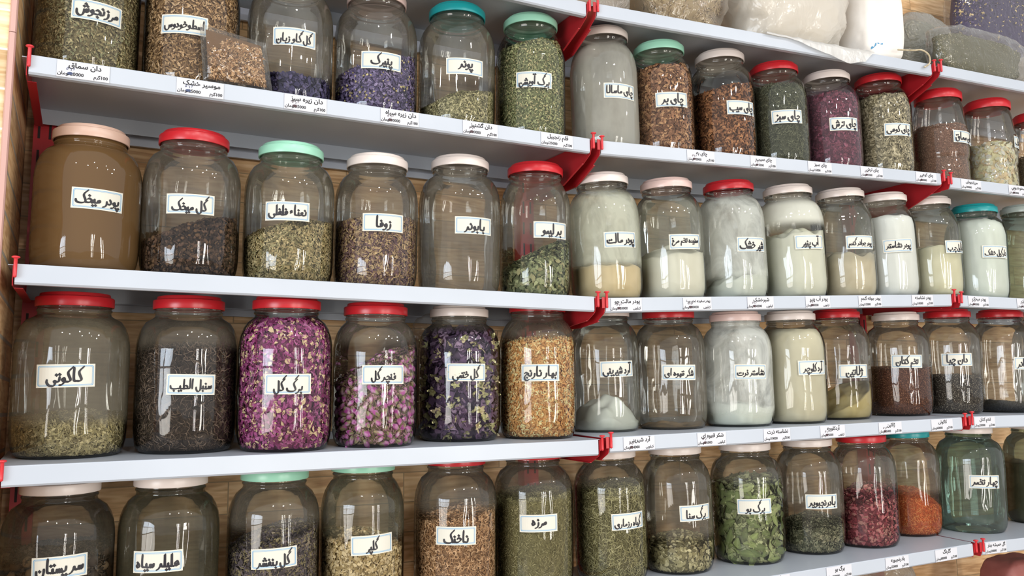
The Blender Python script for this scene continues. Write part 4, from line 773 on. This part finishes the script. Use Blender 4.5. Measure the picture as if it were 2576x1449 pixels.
 '4k': dict(word=None, lid='bright', lab='unlabelled red-lidded glass jar of crimson dried petals, bottom row', fill=[('petal', 'crimson_petals', 'crimson dried petals in the unlabelled red-lidded jar', 10, '96414a 7a2f3a b06068 642630 a8706a', .1, .142, .012)]),
 '4l': dict(word=None, lid='teal', lab='unlabelled teal-lidded glass jar with a heap of orange safflower', fill=[('thread', 'safflower', 'orange safflower threads heaped in the teal-lidded jar', 9.5, 'cf6422 ba5218 e88c46 a4471a', .11, .072, .035, dict(cover=2.2, maxn=8500))]),
 '4m': dict(word='چهار تخمه', lid='white', lab='empty blue-green glass jar with white lid, bottom row of the right bay', glass=dict(tint='c2dad2', edge='2d5d5a', dust='9fa89e', amt=.2, lo=0., hi=.24)),
 '4n': dict(word='زیره', lid='white', lab='greenish glass jar of brown powder cut by the right edge, bottom row', cat='powder', glass=dict(tint='d0e0d8', edge='3a6660'), fill=[('p', 'brown_seed_powder', 'grey-brown ground seed in the bottom-row jar at the right edge', '94806a', '7c6a56', .16, .165, .004)]),
}
def build_label(root, R, phi, lz, word, rot=0., w=.0775, h=.0335, rfun=None):
    r = R+.0007
    def mp(x, y, d=0.):
        c, s = math.cos(rot), math.sin(rot); X = x*c-y*s; Y = x*s+y*c; a = phi+X/r
        rr = r+d if rfun is None else rfun(lz+Y)+.0012+d
        return (rr*math.sin(a), -rr*math.cos(a), lz+Y)
    m = MB(); nx, ny = 18, 4
    V = [mp(-w/2+w*i/nx, -h/2+h*j/ny) for j in range(ny+1) for i in range(nx+1)]
    m.add(V, [(j*(nx+1)+i, j*(nx+1)+i+1, (j+1)*(nx+1)+i+1, (j+1)*(nx+1)+i) for j in range(ny) for i in range(nx)])
    def rrect(ins, cr, k=5):
        W, Hh = w/2-ins, h/2-ins; P = []
        for cx, cy_, a0 in ((W-cr, Hh-cr, 0), (-W+cr, Hh-cr, 90), (-W+cr, -Hh+cr, 180), (W-cr, -Hh+cr, 270)):
            for i in range(k): a = math.radians(a0+90*i/(k-1)); P.append((cx+cr*math.cos(a), cy_+cr*math.sin(a)))
        Q = []
        for i, p in enumerate(P):
            q = P[(i+1) % len(P)]; n = max(1, int(math.hypot(q[0]-p[0], q[1]-p[1])/.006)); Q += [(p[0]+(q[0]-p[0])*t/n, p[1]+(q[1]-p[1])*t/n) for t in range(n)]
        return Q
    for ins, lw, cr in ((.0028, .0008, .0026), (.0047, .0004, .0020)):
        A = rrect(ins*.86, cr); k = len(A); sc = 1-lw/(h/2-ins)
        Bq = [(p[0]*(1-lw/(w/2-ins)), p[1]*sc) for p in A]
        m.add([mp(*p, .00025) for p in A]+[mp(*p, .00025) for p in Bq], [(i, (i+1) % k, k+(i+1) % k, k+i) for i in range(k)], 1)
    lo = child('paper_label', m.build('paper_label', [M_paper, M_blue]), root)
    if word:
        V, F = ink_strips(word); me = mesh('handwriting', [mp(v[0]-.0, v[1]-.0008, .0005) for v in V], F, M_ink); child('handwriting', me, lo)
    return lo
GLASS_SEG = 56
for rec in JARS:
    (jid, b, s, u, n, R, H, phi, lz) = rec; D = JD[jid]
    M = frame(b, s, u, n, .0006); pet = D.get('pet', False); hsh = sum(map(ord, jid)); jr = random.Random(jid)
    M = M @ Matrix.Rotation(0, 4, 'Z')
    prof = pet_prof(R, H) if pet else jar_prof(R, H)
    root = empty('plastic_jar' if pet else 'glass_jar', M)
    tag(root, D['lab'], 'jar', 'plastic jars on the upper row' if pet else 'glass jars of herbs and powders')
    mod = (lambda a, z: -.0011*(np.abs(np.sin(a*5))**6)*((z < .155) & (z > .012)) - .0008*(np.abs(np.sin(a*5))**8)*(z >= .165)) if pet else None
    V, F = grid_lathe([(.0005, prof[0][1])]+prof, 60 if pet else GLASS_SEG, mod)
    gk = dict(D.get('glass', {})); ftop = max([max(f[5], f[6])+f[7]*.3 if f[0] == 'p' else max(f[5], f[6]) for f in D.get('fill', [])]+[0.])
    if 'amt' not in gk: gk.update(dust='b3a996', amt=.3, lo=max(ftop, .012), hi=.25)  # default film above the fill: dust, with refraction haze put into its colour
    elif gk['amt'] < .5: gk['amt'] *= 1.15
    gm = glass('plastic_clear', 'f7f6f4', 'a8a8a6', wav=.05) if pet else glass('glass_'+jid, **gk)
    body = child('jar_body', fast_mesh('jar_body', V, F, gm, smooth=True), root)
    lk_ = D.get('lid')
    lp, h0 = lid_geo(.0585 if not pet else .0605, H, pet)
    V, F = grid_lathe(lp, 56); lm = fast_mesh('lid', V, F, lid_mat(lk_), smooth=True); lm.set_sharp_from_angle(angle=.6)
    lid = child('lid', lm, root); lid['label'] = {'red': 'glossy red', 'bright': 'tall red', 'mint': 'mint green', 'teal': 'teal', 'white': 'off-white', 'beige': 'pinkish beige', 'pink': 'pale pink', 'grey': 'pale grey-green'}[lk_]+' screw lid'
    rin = rin_f(prof)
    if D.get('word'): build_label(root, R, math.radians(phi), lz, D['word'], jr.uniform(-.02, .02)+D.get('rot', 0), *D.get('lsize', (.0775, .0335)), rfun=(lambda z, p=prof: float(np.interp(z, [q[1] for q in p[3:]], [q[0] for q in p[3:]]))) if pet else None)
    for fi, f in enumerate(D.get('fill', [])):
        kind = f[0]
        if kind == 'p':
            _, nm, lab, c1, c2, hl, hr, mound = f[:8]
            me, hf = powder_fill(nm, rin, R-.003, c1, c2, hl, hr, mound, min(H-.024, .226*H/.27), hsh+fi, f[8] if len(f) > 8 else .003)
        else:
            _, nm, lab, size, cols, hl, hr, mound = f[:8]; kw = f[8] if len(f) > 8 else {}
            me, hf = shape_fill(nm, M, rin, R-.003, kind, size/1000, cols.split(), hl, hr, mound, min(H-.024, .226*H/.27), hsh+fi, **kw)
        o = link_mesh(nm, me); o.matrix_world = M.copy(); tag(o, lab, D.get('cat', 'dried herb'), None, 'stuff')
    if D.get('pieces'):
        mk, nm, lab, grp, cnt, cat, mind = D['pieces']; protos = [mk(q) for q in range(4)]
        Ph, Nh = surf_points(M, rin, hf, 4000, R-.003, 100, D.get('pd', (.004, .0075))); got = []
        for p, q in zip(Ph, Nh):
            if q[2] > .5 and rng.uniform() > .6: continue
            if all((p-g[0])@(p-g[0]) > mind*mind for g in got): got.append((p, q))
            if len(got) >= cnt: break
        for p, q in got:
            o = link_mesh(nm, protos[jr.randrange(4)])
            z = Vector(q); x = Vector((jr.gauss(0, 1), jr.gauss(0, 1), jr.gauss(0, 1))); x = (x-z*x.dot(z)).normalized(); y = z.cross(x)
            if D.get('tilt'): z2 = (z+Vector((jr.gauss(0, 1), jr.gauss(0, 1), jr.gauss(0, 1)))*D['tilt']).normalized(); x = (x-z2*x.dot(z2)).normalized(); z = z2; y = z.cross(x)
            sc = jr.uniform(.85, 1.15)*D.get('psc', 1.)
            o.matrix_world = M @ (Matrix.Translation(Vector(p)) @ Matrix(((x.x, y.x, z.x, 0), (x.y, y.y, z.y, 0), (x.z, y.z, z.z, 0), (0, 0, 0, 1))) @ Matrix.Scale(sc, 4))
            tag(o, lab, cat, grp)
# ------------------------------------------------------------------ price slips on the shelf edges
for (s, b, u, name, price, unit, scr, gloss) in SLIPS:
    fn = lambda x, z, d=0.: tuple(W3(b, s, u+x, -.0009-d, z))
    hw, z0, z1 = .0367, -.0282, -.0014
    m = MB(); jit = ((u*977) % 1-.5)*.0008
    m.prism([fn(-hw, z0+jit), fn(hw, z0), fn(hw, z1+jit), fn(-hw, z1)], [fn(-hw, z0+jit, .0003), fn(hw, z0, .0003), fn(hw, z1+jit, .0003), fn(-hw, z1, .0003)])
    o = link_mesh('price_slip', m.build('price_slip', M_slip))
    tag(o, 'white price slip with Persian print for %s, on the %s shelf edge' % (gloss, {'B': 'upper', 'C': 'middle', 'D': 'fourth', 'E': 'lowest'}[s]+' '+BAY[b]+'-bay'), 'price slip', 'printed price slips')
    m = MB()
    for body, em, cx, bz, bold in ((shaped(name), .0112, .002, -.0115, .016), (shaped('تومان')+price, .0076, -.0175, -.0245, .01), ((shaped('گرم')+'100') if unit == 'g' else shaped('کیلویی'), .0072, .0245, -.0245, .01)):
        V, F = text_geo(body, bold); lo, hi = V.min(0), V.max(0); em2 = min(em, .062/(hi[0]-lo[0]) if bold else .031/(hi[0]-lo[0]))
        for dx, dz in (((-.00018, 0), (.00018, .0001), (0, -.0001)) if bold else ((-.00006, 0), (.00006, 0))):
            m.add([fn((v[0]-(lo[0]+hi[0])/2)*em2+cx+dx, v[1]*em2+bz+dz, .0005+dx*.2) for v in V], F)
    child('printed_text', m.build('printed_text', M_print), o)
    if scr:
        m = MB(); q = random.Random(name); cx = -.0185
        m.add([fn(cx+.0042*math.cos(a)*q.uniform(.8, 1.1), -.0216+.0024*math.sin(a)*q.uniform(.8, 1.1), .0008) for a in np.arange(14)*2*math.pi/14], [tuple(range(14))])
        for st in ([(0, .004), (.002, .0005), (.001, -.001)], [(-.004, .0035), (-.0025, .004), (-.003, .001), (-.0048, .0005), (-.0042, .003)], [(.0045, .0032), (.0058, .004), (.005, .0005)]):
            P = spline([(cx+x*1.0, -.0162+z) for x, z in st], 5)
            for a, c in zip(P[:-1], P[1:]):
                d = (c-a)/(np.linalg.norm(c-a)+1e-9); t = np.array([-d[1], d[0]])*.00035
                m.add([fn(*(a+t), .0008), fn(*(a-t), .0008), fn(*(c-t), .0008), fn(*(c+t), .0008)], [(0, 1, 2, 3)])
        child('pen_correction', m.build('pen_correction', M_pen if scr == 2 else M_mark), o)
# ------------------------------------------------------------------ bags on the top shelf and elsewhere
def sack_pos(a, b, c, e, seed, rough, flat=.12):
    r0 = np.random.default_rng(seed); ph = r0.uniform(0, 50, 3)
    def f(th, fi):
        ct, st, cf, sf = math.cos(th), math.sin(th), math.cos(fi), math.sin(fi); pw = lambda v: math.copysign(abs(v)**e, v)
        x, y, z = a*pw(cf)*pw(ct), b*pw(cf)*pw(st), c*pw(sf)
        d = Vector((x, y, z)); k = 0.
        for sc, am in ((9, 1.), (21, .5), (47, .28)): k += am*(abs(noise.noise(d*sc+Vector(ph)))-.25)
        s = 1+rough*k/ max(.6, 1)
        zz = z*s+c
        return np.array([x*s, y*s, max(zz, 0.) if zz > flat*c*.2 else max(0., zz*.3)])
    return f
def sack_mesh(name, f, mats, nu=72, nv=44, sc=1., col=None, smooth=True, vmax=1.):
    V = []; F = []
    for j in range(nv+1):
        fi = -math.pi/2+math.pi*j/nv*vmax
        for i in range(nu): p = f(2*math.pi*i/nu, fi); V.append(p*sc+np.array([0, 0, .004*(1-sc)/.06 if sc < 1 else 0]))
    F = [(j*nu+i, j*nu+(i+1) % nu, (j+1)*nu+(i+1) % nu, (j+1)*nu+i) for j in range(nv) for i in range(nu)]
    V = np.array(V); return fast_mesh(name, V, np.array(F), mats, None if col is None else np.tile(srgb(col), (len(V), 1)), smooth), V
def bag(b, s, u0, u1, n0, n1, h, seed, mf, lab, name='plastic_bag', content=None, e=.62, rough=.16, cat='bag', yaw=0., dz=.0006):
    M = frame(b, s, (u0+u1)/2, (n0+n1)/2, dz) @ Matrix.Rotation(yaw, 4, 'Z')
    f = sack_pos((u1-u0)*.455, (n1-n0)*.455, h/2, e, seed, rough)
    me, V = sack_mesh(name, f, mf); o = link_mesh(name, me); o.matrix_world = M; tag(o, lab, cat, 'bags on the top shelf' if s == 'A' else None)
    if content:
        nm, clab, tp, size, cols, n, vm = content
        g = lambda th, fi: f(th, fi)*np.array([1-.017/((u1-u0)*.455), 1-.017/((n1-n0)*.455), 1-.03/h])+np.array([0, 0, .009])
        me2, V2 = sack_mesh(nm, g, M_herb, 48, 30, 1., cols.split()[-1], True)
        if tp:
            P = []; Nn = []
            for _ in range(n):
                th, fi = rng.uniform(math.pi, 2*math.pi), math.asin(rng.uniform(-.95, vm)); p = g(th, fi); p1 = g(th+.05, fi)-p; p2 = g(th, fi+.05)-p; q = np.cross(p1, p2); q /= np.linalg.norm(q)+1e-9; P.append(p); Nn.append(q)
            fv, ff, fc = scatter(TPL[tp], np.array(P), np.array(Nn), size/1000, cols.split(), .3); fv[:, 2] = np.maximum(fv[:, 2], .004)
            nv = len(V2); Fs = {4: [np.array([p.vertices[:] for p in me2.polygons if len(p.vertices) == 4])]}
            t3 = [p.vertices[:] for p in me2.polygons if len(p.vertices) == 3]
            base = np.array([v.co[:] for v in me2.vertices]); 
            if t3: Fs.setdefault(3, []).append(np.array(t3))
            for q in ff: Fs.setdefault(q.shape[1], []).append(q+len(base))
            me2 = fast_mesh(nm, np.concatenate([base, fv]), [np.concatenate(x) for x in Fs.values()], M_herb, np.concatenate([np.tile(srgb(cols.split()[-1]), (len(base), 1)), fc]))
        c = link_mesh(nm, me2); c.matrix_world = M.copy(); tag(c, clab, 'dried herb' if tp else 'powder', None, 'stuff')
    return o
F_clear = film('film_clear', 'fbfaf8', 'dcd8d0', .03, .08, 20, .35)
F_grey = film('film_grey', 'efeee9', 'c9c6bd', .4, .14, 22, .7)
F_milky = film('film_milky', 'f6f3ec', 'f2ede4', .62, .2, 9, .45)
bag(1, 'A', .02, .158, .06, .24, .2, 3, F_grey, 'grey crumpled clear plastic bag at the left end of the top shelf')
bag(1, 'A', .165, .425, .03, .25, .27, 4, F_clear, 'clear plastic bag of straw-coloured stems on the top shelf', content=('herb_stems', 'straw-coloured tangled herb stems inside the clear bag on the top shelf', 'thread', 18, '94836a 7a6a52 aa9a80 5c4e3c 9c8a6c', 1500, .8))
b3 = bag(1, 'A', .44, .80, .012, .24, .3, 5, F_milky, 'big milky white plastic bag drooping over the top shelf edge', content=('white_powder', 'off-white powder showing dimly inside the big milky bag', None, 0, 'd9d2c6', 0, 1), rough=.2)
# its loose skirt hanging over the front lip
m = MB(); nu, nv = 40, 12; V = []
for j in range(nv+1):
    t = j/nv
    for i in range(nu+1):
        q = i/nu; L = .043*max(.12, 1-abs(q-.74)/.62)**1.1 if q < .9 else .043*max(.12, (1-q)/.1*.74); s_ = t*(.05+L); wv = .0007*math.sin(q*21+t*2)+.0003*math.sin(q*47)
        u_ = .45+.34*q
        V.append(tuple(W3(1, 'A', u_, .045-s_, .0025+.012*(1-t*1.6)**2*(t < .6)+wv*.5)) if s_ < .049 else tuple(W3(1, 'A', u_, -.0045-abs(wv)-.004*t, .0022-(s_-.049)+wv)))
m.add(V, [(j*(nu+1)+i, j*(nu+1)+i+1, (j+1)*(nu+1)+i+1, (j+1)*(nu+1)+i) for j in range(nv) for i in range(nu)])
sk = link_mesh('bag_skirt', m.build('bag_skirt', film('film_skirt', 'f6f3ec', 'efe9df', .8, .4, 14, .25), True)); sk.parent = b3; sk.matrix_parent_inverse = b3.matrix_world.inverted()
M_sack = noisy('paper_sack', 'f0ebe4', 'e4ddd4', 12, .7, .2, .9, 18)
b4 = bag(1, 'A', .806, .97, .02, .22, .31, 8, M_sack, 'white paper sack with blue print and a twine tie on the top shelf', name='paper_sack', e=.36, rough=.11)
m = MB(); f4 = sack_pos(.173*.455, .2*.455, .155, .36, 8, .11)
Mi = frame(1, 'A', .8925, .12, .0006); V = []
for i in range(13):
    for j in range(2):
        th = 4.12+.045*i; fi = -.62+.018*i+.1*j*(.6+.4*math.sin(i)); V.append(tuple(Mi @ Vector(f4(th, fi)*1.012)))
m.add(V, [(2*i, 2*i+2, 2*i+3, 2*i+1) for i in range(12)]); pr = link_mesh('blue_print', m.build('blue_print', mat('print_blue', '4d8fb8', .6))); pr.parent = b4; pr.matrix_parent_inverse = b4.matrix_world.inverted()
def tube(name, P, r, m_, seg=6):
    P = [np.array(p) for p in P]; V = []; n = len(P)
    for i, p in enumerate(P):
        d = P[min(i+1, n-1)]-P[max(i-1, 0)]; d = d/(np.linalg.norm(d)+1e-9); a = np.cross(d, [0.3, .9, .2]); a /= np.linalg.norm(a); b_ = np.cross(d, a)
        for k in range(seg): t = 2*math.pi*k/seg; V.append(p+r*(a*math.cos(t)+b_*math.sin(t)))
    return mesh(name, V, [(i*seg+k, i*seg+(k+1) % seg, (i+1)*seg+(k+1) % seg, (i+1)*seg+k) for i in range(n-1) for k in range(seg)]+[tuple(range(seg))[::-1], tuple((n-1)*seg+k for k in range(seg))], m_, smooth=True)
tp_ = spline([W3(1, 'A', .90, .014, .03), W3(1, 'A', .95, .01, .034), W3(1, 'A', .975, .004, .036), W3(1, 'A', .989, -.004, .022), W3(1, 'A', .986, -.008, .0), W3(1, 'A', .972, -.008, -.012), W3(1, 'A', .964, -.008, -.016)], 6)
tw = link_mesh('twine', tube('twine', tp_, .0022, noisy('twine_jute', 'cbbd9f', 'a8987a', 90, .9))); tw.parent = b4; tw.matrix_parent_inverse = b4.matrix_world.inverted()
bag(2, 'A', .015, .25, .115, .235, .225, 11, F_grey, 'small grey-green clear bag behind the moss powder bag on the top shelf', content=('grey_leaves', 'grey-green leaves inside the small clear bag on the top shelf', 'leaf', 14, '9a9a84 84846c aaaa94 74745e', 500, .9))
bag(2, 'A', .29, .72, .15, .27, .46, 12, F_clear, 'clear bag of purple mallow flowers on the top shelf at the right edge', content=('purple_flowers', 'purple flowers with buff seed heads in the clear bag on the top shelf', 'petal', 9, 'b0a070 443a62 342c4c 564a76 c2b080 4c4068 3c3256', 5200, .98), rough=.1)
bag(2, 'A', .02, .41, .012, .105, .15, 13, F_clear, 'clear bag of moss-grey powder on the right end of the top shelf', content=('moss_powder', 'moss-grey herb powder inside the clear bag at the right end', 'bits', 5, '7a7860 6a6852 8a8870 5c5a46', 2600, .95), rough=.2)
bag(2, 'A', .425, .6, .02, .13, .13, 14, F_milky, 'pale plastic bag corner at the right edge of the top shelf')
# small clear bag of brown herb leaning on the jars of the upper row
b = 0; s = 'B'; m = MB(); nu, nv = 26, 20; cr = [(.252, .001), (.366, .001), (.352, .089), (.243, .104)]
def pil(q, t, side, k=1., kt=1.):
    A = np.array(cr[0])*(1-q)+np.array(cr[1])*q; Bq = np.array(cr[3])*(1-q)+np.array(cr[2])*q; p = A*(1-t)+Bq*t; c = np.array([.304, .05]); p = c+(p-c)*k
    th = .0175*kt*(max(0., 1-abs(2*q-1)**3)*max(0., 1-abs(2*t-1)**3))**.5*(1.15-.5*t); nz = noise.noise(Vector((q*5, t*5, side*3)))*.003*kt
    return W3(b, s, p[0], .0175+side*(th+nz*(th > .002)), p[1]+.0008)
V = []
for side in (-1, 1):
    for j in range(nv+1):
        for i in range(nu+1): V.append(pil(i/nu, j/nv, side))
kk = (nu+1)*(nv+1); fr = [(j*(nu+1)+i, j*(nu+1)+i+1, (j+1)*(nu+1)+i+1, (j+1)*(nu+1)+i) for j in range(nv) for i in range(nu)]
m.add(V, fr+[(d+kk, c+kk, b2+kk, a+kk) for a, b2, c, d in fr])
o = link_mesh('herb_bag', m.build('herb_bag', F_clear, True)); tag(o, 'small clear plastic bag of brown herb leaning on the upper row\'s jars', 'bag')
P = []; Nn = []; fnv = np.array(-N[0])
for _ in range(1500):
    q, t = rng.uniform(.06, .95), rng.uniform(.03, .86-.0*rng.uniform()); q = .3*(t > .62)*t+q*(1-.3*(t > .62)*t); P.append(pil(q, t, -1, .88, .62)); Nn.append(fnv)
fv, ff, fc = scatter(TPL['bits'], np.array(P), np.array(Nn), .0075, '94714a 7a5a38 ac8a62 5f452c b79a74'.split(), .4)
cv = [pil(i/12, j/10, sd, .84, .5) for sd in (-1, 1) for j in range(11) for i in range(13)]; fr = [(j*13+i, j*13+i+1, (j+1)*13+i+1, (j+1)*13+i) for j in range(10) for i in range(12)]
fr = np.array(fr+[(d+143, c+143, b2+143, a+143) for a, b2, c, d in fr]); Fs = {4: [fr]}
for q in ff: Fs.setdefault(q.shape[1], []).append(q+len(cv))
o = link_mesh('brown_herb', fast_mesh('brown_herb', np.concatenate([np.array(cv), fv]), [np.concatenate(x) for x in Fs.values()], M_herb, np.concatenate([np.tile(srgb('6a4e33'), (len(cv), 1)), fc])))
tag(o, 'brown shredded herb inside the small clear bag of the upper row', 'dried herb', None, 'stuff')
# things standing under the lowest shelf at the right
for b in (1, 2):
    m = MB(); fn = lambda u, n, z: tuple(W3(b, 'E', u, n, z-.36)); m.box(fn, 0, 1.0 if b == 1 else .75, 0, DEP, -.03, 0)
    o = link_mesh('shelf', m.build('shelf', M_white)); tag(o, 'white steel shelf below the lowest jar row, under the bags, %s bay' % BAY[b], 'shelf', 'white shelf boards')
bag(1, 'E', .70, .83, .1, .22, .305, 21, F_clear, 'clear crumpled bag below the lowest shelf under the lemon balm slip', dz=-.3594)
bag(1, 'E', .86, .985, .12, .26, .315, 22, F_grey, 'hazy plastic bag below the lowest shelf beside the bracket pins', dz=-.3594)
bag(2, 'E', .16, .36, .06, .18, .285, 23, noisy('red_brown_pack', '9a5d55', '874c46', 14, .5, .4, .5, 20), 'red-brown package below the lowest shelf at the right edge', name='package', cat='package', e=.35, rough=.06, dz=-.3594)
bag(0, 'D', .70, .80, .235, .272, .255, 24, F_clear, 'crumpled clear plastic behind the hollyhock jar', rough=.3)
